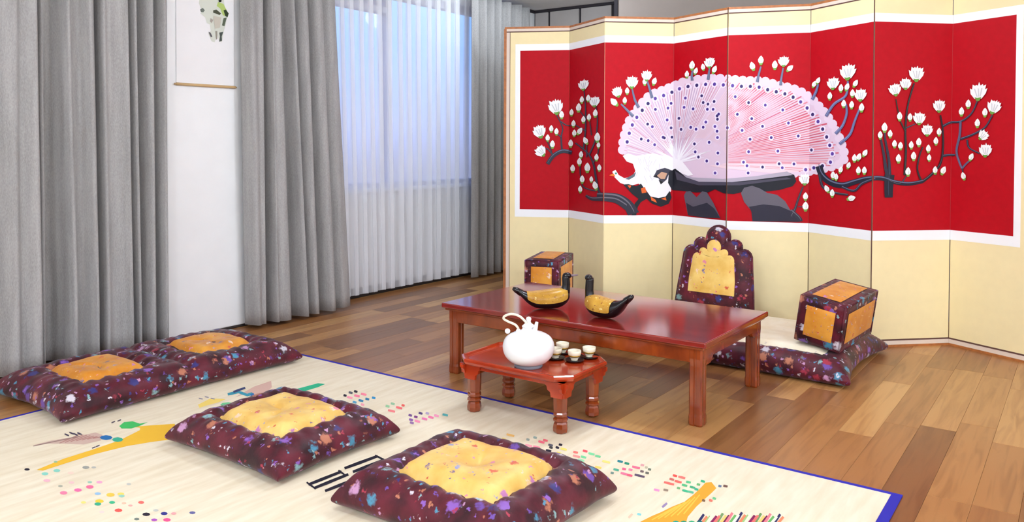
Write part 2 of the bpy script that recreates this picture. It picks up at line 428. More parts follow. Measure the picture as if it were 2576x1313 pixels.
struct(MB().bevbox(U0, U1-.02, V1-.012, V1-.001, 0, .06, .003).build('baseboard_left', M['base']))

# white pillar between the curtains
PL0, PL1, PV0 = 2.118, 2.552, 3.505
pil = struct(MB().bevbox(PL0, PL1, PV0, V1-.001, .012, CEIL-.001, .006).build('wall_pillar', M['white']))
struct(MB().bevbox(PL0-.012, PL1+.012, PV0-.0, V1-.001, 0, .012, .003).build('baseboard_pillar', M['base']))

# added dome fittings for the fill lamps (unseen, placed for their light)
for i, (x, y, k) in enumerate(FILL_LAMPS):
    where = ['straight behind the camera', 'in the near right corner of the room', 'along the right wall beside the camera', 'along the right wall beside the table', 'over the middle of the mat', 'right above the low table', 'behind the camera by the curtains', 'in the far right corner', 'behind the folding screen near the window'][i]
    t_ = empty('fill_dome', 'added unseen round white dome fill light '+where, 'light', (x, y, CEIL), group='added dome fill lights')
    MB().lathe([(.150, -.020), (.155, -.006), (.155, 0)], 28).build('fill_lamp_base', M['white'], t_)
    MB().lathe([(.143*math.sin(R(a)), -.020-.100*math.cos(R(a))) for a in (2, 15, 30, 45, 60, 75, 89)], 28).build('dome', M['fill_diffuser'], t_)

# ================================================================ CURTAINS
def catmull(pts, n):
    out = []
    m = len(pts)
    for i in range(m-1):
        p0 = pts[max(i-1, 0)]; p1 = pts[i]; p2 = pts[i+1]; p3 = pts[min(i+2, m-1)]
        for k in range(n):
            t = k/n
            out.append(tuple(.5*((2*p1[j])+(-p0[j]+p2[j])*t+(2*p0[j]-5*p1[j]+4*p2[j]-p3[j])*t*t+(-p0[j]+3*p1[j]-3*p2[j]+p3[j])*t**3) for j in range(len(p1))))
    out.append(pts[-1]); return out
ZT = 1.985
def curtain(name, ctrl, vbase, label, hem_z=.02, mat='curtain', thick=.004, cat='curtain', group=None, nz=26, flat=0):
    """ctrl: (x_px at top, x_px at bottom, depth offset: + towards the wall)"""
    top = [(on_v(a, 0, vbase).x, d) for a, b_, d in ctrl]; bot = [(on_v(b_, 780, vbase).x, d) for a, b_, d in ctrl]
    zt_, zb_ = on_v(ctrl[0][0], 0, vbase).z, on_v(ctrl[0][1], 780, vbase).z
    tp = catmull(top, 6); bt = catmull(bot, 6); n = len(tp)
    cols = []
    for j in range(nz+1):
        z = hem_z + (ZT-hem_z)*j/nz; t = min(max((z-zb_)/(zt_-zb_), -.05), 1.1)
        rowp = []
        for i in range(n):
            u = bt[i][0]*(1-t)+tp[i][0]*t; d = bt[i][1]*(1.15-.3*t)
            wob = .006*noise.noise(Vector((u*6, z*1.6, i*.05+vbase)))
            rowp.append((u+wob, vbase+d*1.35+wob*1.5, z + (.004*noise.noise(Vector((u*9, 3, 1))) if j == 0 else 0)))
        cols.append(rowp)
    m = MB(); vs = [p for r_ in cols for p in r_]
    fs = [(j*n+i, j*n+i+1, (j+1)*n+i+1, (j+1)*n+i) for j in range(nz) for i in range(n-1)]
    m.add(vs, fs, smooth=True)
    c = Vector((sum(p[0] for p in cols[0])/n, vbase, 0)); m.shift(c)
    o = m.build(name, M[mat], None, c, fix=False)
    if thick:
        md = o.modifiers.new('thickness', 'SOLIDIFY'); md.thickness = thick*S; md.offset = 0
    tag(o, label, cat, group); return o
CV = 3.475
A_ = [(-150, -165), (-118, -125), (-85, -90), (-50, -52), (-18, -12)]
ctrlA = [(-260, -260, .02), (-225, -225, -.03), (-190, -190, .03), (-150, -150, -.035), (-115, -115, .03), (-80, -80, -.03), (-40, -40, .025), (-8, -5, -.03), (18, 20, -.055), (38, 40, -.04), (66, 72, -.065), (76, 82, -.04), (80, 85, .045), (92, 96, -.035), (106, 110, .02), (130, 136, .035), (142, 152, .01), (158, 172, -.042), (172, 186, -.015), (198, 208, -.005), (212, 226, -.04), (224, 234, -.03), (229, 237, .0), (232, 239, .075)]
curtain('curtain', ctrlA, CV, 'grey linen curtain at the far left edge, behind the long double cushion')
ctrlB = [(241, 250, .075), (245, 255, -.0), (250, 260, -.03), (262, 275, -.022), (290, 300, -.03), (306, 316, -.042), (315, 328, .04), (326, 336, -.04), (338, 345, .005), (346, 352, .045), (362, 366, -.015), (374, 378, -.03), (386, 390, .03), (398, 400, -.035), (406, 408, -.03), (415, 417, .02)]
curtain('curtain', ctrlB, CV, 'grey linen curtain whose right edge meets the white pillar with the scroll')
ctrlC = [(610, 626, .02), (618, 634, -.035), (636, 645, -.03), (648, 652, -.035), (652, 655, .0), (655, 657, .06)]
curtain('curtain', ctrlC, CV-.035, 'narrow flat strip of grey curtain just right of the white pillar')
ctrlD = [(664, 669, .075), (668, 676, .03), (672, 681, -.035), (675, 690, -.03), (690, 712, -.04), (702, 728, .045), (716, 742, .02), (726, 756, -.04), (734, 764, .045), (748, 776, -.035), (762, 786, -.03), (770, 796, .045), (782, 812, -.035), (796, 824, -.04), (806, 838, .0), (820, 850, -.03), (836, 870, -.02)]
curtain('curtain', ctrlD, CV-.05, 'grey gathered curtain left of the white sheer, flaring out at the hem')
ctrlE = [(1180, 1176, -.02), (1192, 1188, -.035), (1204, 1198, .015), (1214, 1210, -.035), (1222, 1218, .03), (1234, 1228, -.03), (1242, 1238, .025), (1252, 1246, -.03), (1262, 1256, .03), (1276, 1270, -.03), (1288, 1282, .03), (1302, 1296, -.03), (1314, 1308, .03), (1326, 1322, -.02), (1334, 1330, .02)]
curtain('curtain', ctrlE, CV+.01, 'grey curtain right of the white sheer, partly behind the folding screen')

# sheer: every pleat doubles back on itself, so there are real triple layers
sh = []
x = 822.0; rnd = random.Random(3); xt = 806.0
ct = []
k = 0
tops = [828+ (1192-828)*i/15 for i in range(16)]; bots = [846+(1186-846)*i/15 for i in range(16)]
for i in range(15):
    a, b_ = tops[i], bots[i]; wT = tops[i+1]-a; wB = bots[i+1]-b_
    j1 = rnd.uniform(-2, 2)
    for q_, d_ in ((0, .0), (.46, -.008), (.08, -.003), (.48, .002), (.06, .006), (.50, .009), (.76, .004)):
        ct.append((a+wT*q_+j1, b_+wB*q_+j1, d_))
ct.append((tops[-1], bots[-1], 0))
curtain('sheer_curtain', ct, 3.562, 'white sheer curtain with narrow pleats over the dusk-blue window', mat='sheer', thick=0, cat='curtain', hem_z=.03)

# ================================================================ SCROLL on the pillar
pv = PV0 - .006
sc_ = empty('hanging_scroll', 'white paper hanging scroll with ink painting and wooden rod on the white pillar', 'scroll', ((2.165+2.475)/2, pv, 1.22))
pa = MB()
n = 8
pts = [(2.163, 1.222), (2.478, 1.222), (2.478, 1.96), (2.163, 1.96)]
pa.box(2.163, 2.478, pv, pv+.002, 1.222, 1.96); pa.shift(sc_.location).build('paper', M['paper'], sc_)
pr_ = MB().tube([(2.150, pv-.004, 1.2185), (2.16, pv-.004, 1.2185), (2.16, pv-.004, 1.2185), (2.48, pv-.004, 1.2215), (2.49, pv-.004, 1.2215)], [.004, .004, .0065, .0065, .004], 10)
pr_.shift(sc_.location).build('bottom_rod', M['rod'], sc_)
MB().tube([(2.15, pv-.004, 1.965), (2.49, pv-.004, 1.965)], .0065, 10).shift(sc_.location).build('top_rod', M['rod'], sc_)
ink = MB()
inkpolys = [([(505, -20), (500, 8), (508, 28), (504, 34), (516, 44), (520, 58), (528, 62), (530, 78), (524, 84), (532, 104), (540, 106), (545, 84), (552, 104), (558, 106), (562, 82), (568, 60), (572, 36), (566, 22), (560, -20)], (208, 210, 196)),
 ([(548, 5), (562, 10), (572, 30), (570, 42), (560, 38), (554, 22), (545, 15)], (176, 196, 110)),
 ([(536, 26), (544, 24), (556, 34), (552, 38), (542, 34), (536, 32)], (74, 76, 60)),
 ([(562, 26), (568, 24), (575, 34), (572, 44), (566, 40)], (48, 60, 34)),
 ([(503, 24), (510, 20), (515, 26), (511, 31), (505, 30)], (110, 116, 106)),
 ([(562, 46), (570, 44), (564, 66), (558, 64)], (90, 100, 80)),
 ([(524, 80), (529, 82), (534, 92), (530, 94)], (90, 88, 92)),
 ([(541, 78), (546, 78), (546, 98), (543, 100)], (150, 144, 130)),
 ([(551, 82), (561, 80), (557, 92), (558, 103), (551, 105), (553, 92)], (74, 82, 76)),
 ([(529, 46), (536, 50), (532, 58), (528, 54)], (160, 150, 140)),
 ([(548, -8), (558, -8), (556, 5), (550, 6)], (24, 28, 20)),
 ([(536, 40), (556, 44), (552, 70), (540, 72)], (196, 188, 172))]
for li, (poly, c) in enumerate(inkpolys):
    P3 = [on_v(a, b_, pv) for a, b_ in poly]
    yy = pv-.0006-.0002*li
    vs = [(p.x, yy, p.z) for p in P3]; tr = tessellate_polygon([[Vector((p.x, p.z, 0)) for p in P3]])
    ink.add(vs, [tuple(t) for t in tr], lin(c))
ink.shift(sc_.location).build('ink_painting', M['ink'], sc_, fix=False)['kind'] = 'stuff'

# ================================================================ FOLDING SCREEN
Jf = [(.071, 4.916), (.371, 4.868), (.540, 4.506), (.934, 4.540), (1.147, 4.201), (1.534, 4.087), (1.692, 3.721), (2.085, 3.779), (2.215, 3.518)]
J = [(_rot @ Vector((a, b_, 0))) for a, b_ in Jf]
PWD = .399
J[0] = J[1] + (J[0]-J[1]).normalized()*PWD
J[8] = J[7] + (J[8]-J[7]).normalized()*PWD
ZTOP = 1.655; RZ0, RZ1 = .545, 1.513
Wd = [(J[i+1]-J[i]).length for i in range(8)]
cum = [0]
for q in Wd: cum.append(cum[-1]+q)
jpx = [project((J[i].x, J[i].y, 1.03))[0] for i in range(9)]
XS, XE = .098, cum[8]-.1035           # red field start / end in unfolded coordinates
def unfold(x, y):
    i = 0
    while i < 7 and x > jpx[i+1]: i += 1
    d = (J[i+1]-J[i]).normalized(); nrm = Vector((-d.y, d.x, 0))
    p = on_plane(x, y, Vector((J[i].x, J[i].y, 0)), nrm)
    return (cum[i] + (p-J[i]).dot(d), p.z)
art = {}        # (panel, category) -> MB
art_k = {}
def clip(poly, s0, s1):
    def half(ps, f, lim):
        out_ = []
        for a, b_ in zip(ps, ps[1:]+ps[:1]):
            ia, ib = f(a[0]), f(b_[0])
            if ia: out_.append(a)
            if ia != ib:
                t = (lim-a[0])/(b_[0]-a[0]); out_.append((lim, a[1]+(b_[1]-a[1])*t))
        return out_
    ps = half(poly, lambda v: v >= s0, s0)
    if len(ps) > 2: ps = half(ps, lambda v: v <= s1, s1)
    return ps if len(ps) > 2 else None
def art_poly(poly, c, layer, cat):
    """poly in unfolded coordinates"""
    k = art_k.get(layer, 0); art_k[layer] = k+1
    off = -(.0015 + layer*.00025 + (k % 200)*1.0e-6)
    lo = min(p[0] for p in poly); hi = max(p[0] for p in poly)
    for i in range(8):
        a, b_ = max(cum[i], XS)+.0008, min(cum[i+1], XE)-.0008
        if hi < a or lo > b_: continue
        ps = clip(list(poly), a, b_)
        if not ps: continue
        ps = [(p[0], min(max(p[1], RZ0), RZ1)) for p in ps]
        tr = tessellate_polygon([[Vector((p[0], p[1], 0)) for p in ps]])
        art.setdefault((i, cat), MB()).add([(p[0]-cum[i], off, p[1]) for p in ps], [tuple(t) for t in tr], lin(c))
def dense(poly):
    out_ = []
    for a, b_ in zip(poly, poly[1:]+poly[:1]):
        m_ = max(1, int(math.hypot(b_[0]-a[0], b_[1]-a[1])/14))
        out_ += [(a[0]+(b_[0]-a[0])*k/m_, a[1]+(b_[1]-a[1])*k/m_) for k in range(m_)]
    return out_
def art_px(poly, c, layer, cat, dn=True):
    art_poly([unfold(a, b_) for a, b_ in (dense(poly) if dn else poly)], c, layer, cat)
def stroke(pts, w0, w1, c, layer, cat, hl=None):
    P = catmull([tuple(map(float, p)) for p in pts], 5) if len(pts) > 2 else [tuple(map(float, p)) for p in pts]
    n_ = len(P)
    for i in range(n_-1):
        a, b_ = P[i], P[i+1]; dx, dy = b_[0]-a[0], b_[1]-a[1]; l_ = math.hypot(dx, dy) or 1
        nx, ny = -dy/l_, dx/l_; ex, ey = dx/l_*.6, dy/l_*.6
        wa = (w0+(w1-w0)*i/(n_-1))/2; wb_ = (w0+(w1-w0)*(i+1)/(n_-1))/2
        q = [(a[0]-ex+nx*wa, a[1]-ey+ny*wa), (b_[0]+ex+nx*wb_, b_[1]+ey+ny*wb_), (b_[0]+ex-nx*wb_, b_[1]+ey-ny*wb_), (a[0]-ex-nx*wa, a[1]-ey-ny*wa)]
        art_poly([unfold(*p) for p in q], c, layer, cat)
        if hl:
            q = [(a[0]+nx*wa*.1, a[1]-wa*.3), (b_[0]+nx*wb_*.1, b_[1]-wb_*.3), (b_[0], b_[1]-wb_*.75), (a[0], a[1]-wa*.75)]
            art_poly([unfold(*p) for p in q], hl, layer+1, cat)
def disc(x, y, rx, ry, c, layer, cat, n_=12):
    u = unfold(x, y); e_ = unfold(x+1 if x+1 < 2560 else x-1, y); k = max(abs(e_[0]-u[0]), .0013)
    kz = abs(unfold(x, y+1)[1]-u[1])
    # local horizontal scale of the panel is kept
    art_poly([(u[0]+rx*k*math.cos(2*math.pi*i/n_), u[1]+ry*kz*math.sin(2*math.pi*i/n_)) for i in range(n_)], c, layer, cat)

# --- fan of the peacock
per = [(1566, 377), (1568, 352), (1577, 319), (1589, 294), (1610, 266), (1634, 241), (1663, 229), (1696, 216), (1721, 206), (1758, 200), (1795, 197), (1828, 199), (1877, 203), (1918, 204), (1955, 214), (1997, 224), (2032, 241), (2061, 268), (2085, 297), (2105, 331), (2117, 361), (2125, 392), (2114, 412), (2071, 424), (2032, 431), (1973, 438)]
perc = catmull([tuple(map(float, p)) for p in per], 8)
FC = (1704., 408.)
fan = [(1572, 397)] + perc + [(1900, 456), (1760, 460), (1700, 446)]
art_px(fan, (222, 196, 214), 0, 'peacock_embroidery')
# arc-length samples
def resample(P, step):
    out_ = [P[0]]; acc = 0
    for a, b_ in zip(P, P[1:]):
        l_ = math.hypot(b_[0]-a[0], b_[1]-a[1])
        while acc + l_ >= step:
            t = (step-acc)/l_; a = (a[0]+(b_[0]-a[0])*t, a[1]+(b_[1]-a[1])*t); l_ = math.hypot(b_[0]-a[0], b_[1]-a[1]); acc = 0; out_.append(a)
        acc += l_
    return out_
rr = random.Random(8)
rim = resample(perc, 19)
for x, y in rim:
    disc(x, y, 12, 12, (228, 206, 222), 1, 'peacock_embroidery')
fine = resample(perc, 7.5)
for i, (x, y) in enumerate(fine):
    t0, t1 = rr.uniform(.16, .3), rr.uniform(.9, .97)
    if x > 1829: t0 = max(t0, (1833-FC[0])/(x-FC[0]))
    a = (FC[0]+(x-FC[0])*t0, FC[1]+(y-FC[1])*t0); b_ = (FC[0]+(x-FC[0])*t1, FC[1]+(y-FC[1])*t1)
    right = x > 1829
    c = rr.choice([(210, 104, 122), (220, 132, 146), (204, 92, 112)]) if right else rr.choice([(214, 150, 168), (206, 130, 152), (196, 170, 200)])
    wd = rr.uniform(2.6, 4.4) if right else rr.uniform(.9, 1.9)
    seg = 7
    pts_ = [(a[0]+(b_[0]-a[0])*k/seg, a[1]+(b_[1]-a[1])*k/seg) for k in range(seg+1)]
    stroke([pts_[0], pts_[2], pts_[5], pts_[7]], wd*.35, wd, c, 2+(i % 2), 'peacock_embroidery')
    if rr.random() < .8:
        x2, y2 = x+3, y+1
        stroke([(FC[0]+(x2-FC[0])*.3, FC[1]+(y2-FC[1])*.3), (FC[0]+(x2-FC[0])*.93, FC[1]+(y2-FC[1])*.93)], .6, 2.2, (244, 230, 238) if not right else (240, 208, 216), 4, 'peacock_embroidery')
# white silk core
for k in range(46):
    a = math.pi*(.02+.96*rr.random()); l_ = rr.uniform(40, 95)
    if a > 2.6: l_ *= 1.2
    x2, y2 = FC[0]+math.cos(a)*l_, FC[1]-math.sin(a)*l_*.9
    stroke([FC, (x2, y2)], 5, .6, rr.choice([(246, 242, 246), (236, 226, 236), (240, 232, 240)]), 5, 'peacock_embroidery')
def eye(x, y, r_=5.2, dark=True):
    disc(x, y, r_*1.75, r_*1.75, (238, 224, 240), 6, 'peacock_embroidery')
    disc(x, y, r_*.9, r_, rr.choice([(66, 44, 128), (88, 60, 150), (54, 40, 100)]), 7, 'peacock_embroidery', 9)
for x, y in resample(perc, 24)[1:-3]:
    eye(FC[0]+(x-FC[0])*.93, FC[1]+(y-FC[1])*.93, 4.6)
for fr2, st, ph in ((.76, 52, 10), (.60, 60, 30), (.45, 64, 12)):
    for i, (x, y) in enumerate(resample(perc, st)[1:-1]):
        j1 = rr.uniform(-.05, .05)
        eye(FC[0]+(x-FC[0])*(fr2+j1)+rr.uniform(-5, 5), FC[1]+(y-FC[1])*(fr2+j1), 3.9)
for x, y in ((1770, 320), (1752, 325), (1805, 330), (1806, 346), (1785, 358), (1748, 362), (1807, 385), (1779, 405), (1758, 395), (1806, 412), (1750, 382), (1800, 435), (1806, 300), (1770, 258), (1782, 262), (1795, 275), (1809, 287), (1722, 270), (1680, 272), (1690, 345), (1671, 347), (1882, 435)):
    eye(x, y, 3.8)
# --- body, necks, heads
WHT = (246, 240, 244)
body = [(1566, 392), (1580, 386), (1600, 392), (1640, 386), (1690, 396), (1716, 404), (1745, 440), (1722, 444), (1700, 436), (1686, 452), (1688, 480), (1676, 496), (1656, 500), (1636, 494), (1622, 474), (1606, 462), (1582, 468), (1560, 460), (1546, 446), (1540, 432), (1548, 427), (1556, 440), (1570, 448), (1590, 444), (1598, 430), (1592, 412), (1576, 406)]
art_px(body, WHT, 8, 'peacock_embroidery')
for k in range(26):
    x = rr.uniform(1602, 1672); y = rr.uniform(392, 450)
    stroke([(x, y), (x+rr.uniform(-8, 8), y+rr.uniform(8, 18))], 1.2, .6, (214, 206, 218), 9, 'peacock_embroidery')
art_px([(1572, 450), (1590, 440), (1600, 432), (1596, 444), (1582, 452)], (96, 108, 116), 9, 'peacock_embroidery')
art_px([(1532, 441), (1543, 436), (1548, 444)], (236, 120, 40), 9, 'peacock_embroidery')
disc(1549, 436, 2.5, 2.5, (60, 140, 120), 10, 'peacock_embroidery')
# second head, curled under
art_px([(1643, 445), (1652, 428), (1672, 422), (1694, 430), (1690, 446), (1682, 438), (1676, 452), (1664, 462), (1656, 448)], (62, 60, 74), 10, 'peacock_embroidery')
art_px([(1652, 442), (1664, 432), (1678, 436), (1672, 450), (1662, 450)], (206, 160, 130), 11, 'peacock_embroidery')
art_px([(1656, 452), (1668, 458), (1662, 464)], (24, 22, 26), 12, 'peacock_embroidery')
art_px([(1642, 443), (1652, 440), (1654, 447)], (20, 18, 22), 12, 'peacock_embroidery')
# --- dark branches, rocks
BR = 'branch_embroidery'
DK, DK2, GR, BLG = (24, 26, 36), (46, 46, 60), (112, 106, 116), (104, 112, 140)
art_px([(1682, 432), (1700, 424), (1716, 436), (1742, 447), (1820, 452), (1900, 446), (1980, 432), (1998, 440), (2003, 456), (1994, 468), (1960, 478), (1920, 482), (1880, 480), (1845, 488), (1822, 486), (1800, 476), (1782, 484), (1750, 484), (1720, 480), (1690, 478), (1680, 460)], DK, 1, BR)
art_px([(1716, 436), (1742, 446), (1820, 450), (1900, 443), (1980, 431), (1994, 440), (1900, 452), (1820, 460), (1740, 457)], (176, 166, 180), 2, BR)
art_px([(1700, 430), (1722, 444), (1760, 457), (1860, 458), (1980, 446), (1990, 450), (1860, 466), (1760, 466), (1704, 452)], (72, 68, 84), 3, BR)
art_px([(1722, 492), (1727, 482), (1738, 480), (1754, 496), (1768, 481), (1780, 484), (1796, 510), (1814, 549), (1770, 547), (1732, 541)], (92, 86, 98), 1, BR)
art_px([(1728, 510), (1745, 520), (1780, 510), (1798, 524), (1814, 549), (1770, 547), (1732, 541)], (44, 44, 58), 2, BR)
art_px([(1864, 486), (1872, 472), (1892, 467), (1912, 474), (1930, 485), (1955, 490), (1975, 506), (1988, 528), (2004, 538), (2014, 546), (2010, 558), (1893, 556), (1890, 530), (1872, 508)], (98, 92, 102), 1, BR)
art_px([(1884, 520), (1920, 514), (1960, 518), (1988, 530), (2004, 538), (2014, 546), (2010, 558), (1893, 556), (1890, 532)], (40, 38, 54), 2, BR)
art_px([(1567, 464), (1580, 463), (1600, 468), (1612, 462), (1622, 476), (1636, 494), (1656, 498), (1674, 494), (1684, 480), (1689, 496), (1682, 512), (1662, 520), (1640, 512), (1626, 500), (1612, 508), (1604, 520), (1600, 541), (1588, 541), (1596, 512), (1606, 500), (1590, 488)], (22, 28, 36), 3, BR)
for q in ([(1578, 466), (1588, 466), (1584, 474)], [(1612, 474), (1622, 470), (1626, 484), (1614, 486)], [(1636, 494), (1648, 502), (1652, 510), (1638, 504)], [(1662, 500), (1674, 496), (1676, 504)]):
    art_px(q, (226, 100, 36), 5, BR)
def tw(pts, w0=5, w1=2.5, c=DK2, hl=GR): stroke(pts, w0*1.25, w1*1.25, c, 4, BR, hl)
tw([(1594, 540), (1580, 516), (1556, 498), (1528, 492), (1504, 490)], 24, 8, DK2, GR)
tw([(1576, 520), (1550, 504), (1520, 500), (1492, 500), (1476, 492)], 14, 5, DK2, GR)
tw([(1512, 490), (1505, 470), (1500, 440), (1494, 410), (1480, 385), (1450, 360)], 5, 3)
tw([(1494, 410), (1505, 390), (1508, 366)], 3, 2); tw([(1484, 390), (1500, 350), (1505, 300), (1500, 262)], 3.5, 2)
tw([(1470, 375), (1475, 320), (1474, 260), (1470, 220)], 3.5, 2); tw([(1476, 330), (1445, 312)], 2.5, 2); tw([(1476, 300), (1458, 275)], 2.5, 1.5); tw([(1490, 340), (1484, 296)], 2.5, 1.5)
tw([(1500, 480), (1470, 470), (1462, 440), (1462, 400), (1468, 380)], 3, 2); tw([(1478, 395), (1478, 355)], 3, 2)
tw([(1440, 384), (1415, 380), (1392, 392), (1378, 412)], 8, 8, DK2, BLG); tw([(1414, 380), (1412, 345), (1415, 320), (1398, 285)], 4, 2, DK2, BLG); tw([(1392, 392), (1378, 375), (1364, 372)], 3, 2)
tw([(1412, 345), (1400, 335)], 3, 2, DK2, BLG); tw([(1410, 305), (1425, 315), (1440, 316)], 3, 2); tw([(1390, 392), (1384, 370), (1372, 348)], 3, 2, DK2, BLG)
for q in ([(1592, 292), (1575, 275), (1562, 262)], [(1606, 270), (1596, 250), (1590, 225)], [(1640, 246), (1634, 225), (1628, 205)], [(1743, 202), (1742, 190), (1744, 178)], [(1783, 200), (1785, 185), (1787, 172)], [(1905, 206), (1908, 190), (1914, 168)], [(1964, 214), (1965, 200), (1970, 172)]):
    tw(q, 6, 3, BLG, (150, 156, 180))
for q in ([(2045, 250), (2055, 230), (2060, 212)], [(2080, 292), (2100, 262), (2130, 240), (2135, 205)], [(2104, 336), (2122, 315), (2132, 285), (2130, 262)], [(2114, 362), (2140, 338), (2152, 305), (2164, 275)]):
    tw(q, 6, 4, (100, 108, 150), (150, 160, 196))
tw([(1990, 545), (2000, 525), (2008, 500), (2020, 470)], 6, 3); tw([(1990, 530), (2010, 548), (2014, 556)], 8, 8); tw([(2008, 520), (2024, 520)], 2, 2)
tw([(2062, 418), (2070, 440), (2090, 458), (2120, 466), (2150, 458), (2180, 450), (2215, 448), (2250, 458), (2285, 462), (2320, 456)], 14, 7, (30, 34, 50), BLG)
tw([(2064, 440), (2072, 470), (2100, 484), (2135, 490)], 6, 4); tw([(2120, 470), (2150, 480), (2170, 462), (2200, 450)], 5, 5, DK2, BLG)
tw([(2236, 440), (2234, 470), (2234, 496)], 20, 16, (28, 32, 46), (64, 74, 96)); tw([(2233, 450), (2226, 420), (2222, 390), (2214, 350)], 8, 4, DK2, BLG); tw([(2236, 440), (2234, 400), (2225, 350), (2224, 330)], 7, 3, DK2, BLG)
tw([(2274, 440), (2277, 380), (2276, 325), (2282, 265), (2298, 210)], 5, 3, (28, 34, 30), GR); tw([(2276, 330), (2262, 300), (2252, 250)], 3, 2, (28, 44, 30), GR); tw([(2278, 322), (2300, 312)], 3, 2)
tw([(2320, 456), (2340, 440), (2362, 415), (2370, 380), (2370, 330), (2364, 290)], 6, 3, (30, 30, 34), GR); tw([(2316, 455), (2306, 425), (2312, 390), (2320, 370)], 4, 2.5, (40, 36, 36), GR)
tw([(2350, 430), (2352, 440)], 5, 4); tw([(2236, 455), (2262, 462), (2280, 440)], 4, 2); tw([(2370, 392), (2385, 390), (2404, 390)], 5, 4, DK2, BLG)
tw([(2370, 318), (2390, 308), (2420, 305), (2446, 285), (2460, 255)], 5, 3, DK2, BLG); tw([(2418, 306), (2416, 340), (2408, 380), (2416, 410), (2422, 424)], 5, 4, (92, 92, 120), (140, 140, 170))
tw([(2422, 424), (2432, 412), (2446, 400)], 4, 3, (92, 92, 120), None); tw([(2418, 350), (2450, 338), (2480, 320), (2498, 290)], 5, 3, DK2, BLG); tw([(2435, 352), (2440, 372), (2466, 386)], 4, 3, DK2, BLG); tw([(2422, 424), (2426, 440)], 3, 2)
# --- magnolia blossoms
BL = 'blossom_embroidery'
def blossom(x, y, r_, lean=0.0):
    r_ *= 1.18; small = r_ < 13
    u = unfold(x, y); i = 0
    kz = abs(unfold(x, y+1)[1]-u[1]); kx = kz*1.02
    jj = random.Random(int(x*7+y*13))
    ca, sa = math.cos(lean), math.sin(lean)
    def put(pl, c, lay):
        P2 = []
        for a, b_ in pl:
            a2, b2 = a*ca - b_*sa, a*sa + b_*ca
            P2.append((u[0]+a2*kx*r_*hs, u[1]+b2*kz*r_))
        art_poly(P2, c, lay, BL)
    # keep the drawn width on panels seen at a slant
    e_ = abs(unfold(x+1, y)[0]-u[0]) if x+1 < 2570 else kz
    hs = 1.0*max(1.0, min(e_/kz, 2.2))*.95
    if small:
        put([(-.55, -.2), (-.6, .25), (-.3, .8), (.05, 1.1), (.35, .75), (.6, .2), (.5, -.3), (.2, -.8), (-.2, -.8)], (246, 246, 240), 8)
        put([(-.5, -.3), (-.2, -.55), (.25, -.5), (.5, -.3), (.25, -.95), (-.2, -.98)], (120, 168, 70), 9)
        put([(0, -.4), (.15, .7), (.28, -.3)], (216, 216, 214), 9)
    else:
        tips = [(-1.0, .38), (-.66, .80), (-.2, .78), (.12, 1.0), (.5, .78), (.85, .72), (1.02, .3)]
        pl = [(-.42, -.82), (-.88, -.25)]
        for k, (a, b_) in enumerate(tips):
            pl.append((a+jj.uniform(-.06, .06), b_+jj.uniform(-.06, .06)))
            if k < len(tips)-1:
                c_ = tips[k+1]; pl.append(((a+c_[0])/2*.85, min(b_, c_[1])-.13))
        pl += [(.88, -.25), (.42, -.82)]
        put(pl, (246, 246, 243), 8)
        for a in (-.45, 0, .4): put([(a*.4, -.6), (a-.05, .35), (a+.1, .3), (a*.4+.14, -.6)], (206, 208, 210), 9)
        put([(-.4, -.65), (-.1, -.72), (.3, -.68), (.42, -.6), (.15, -1.08), (-.18, -1.08)], (104, 158, 64), 10)
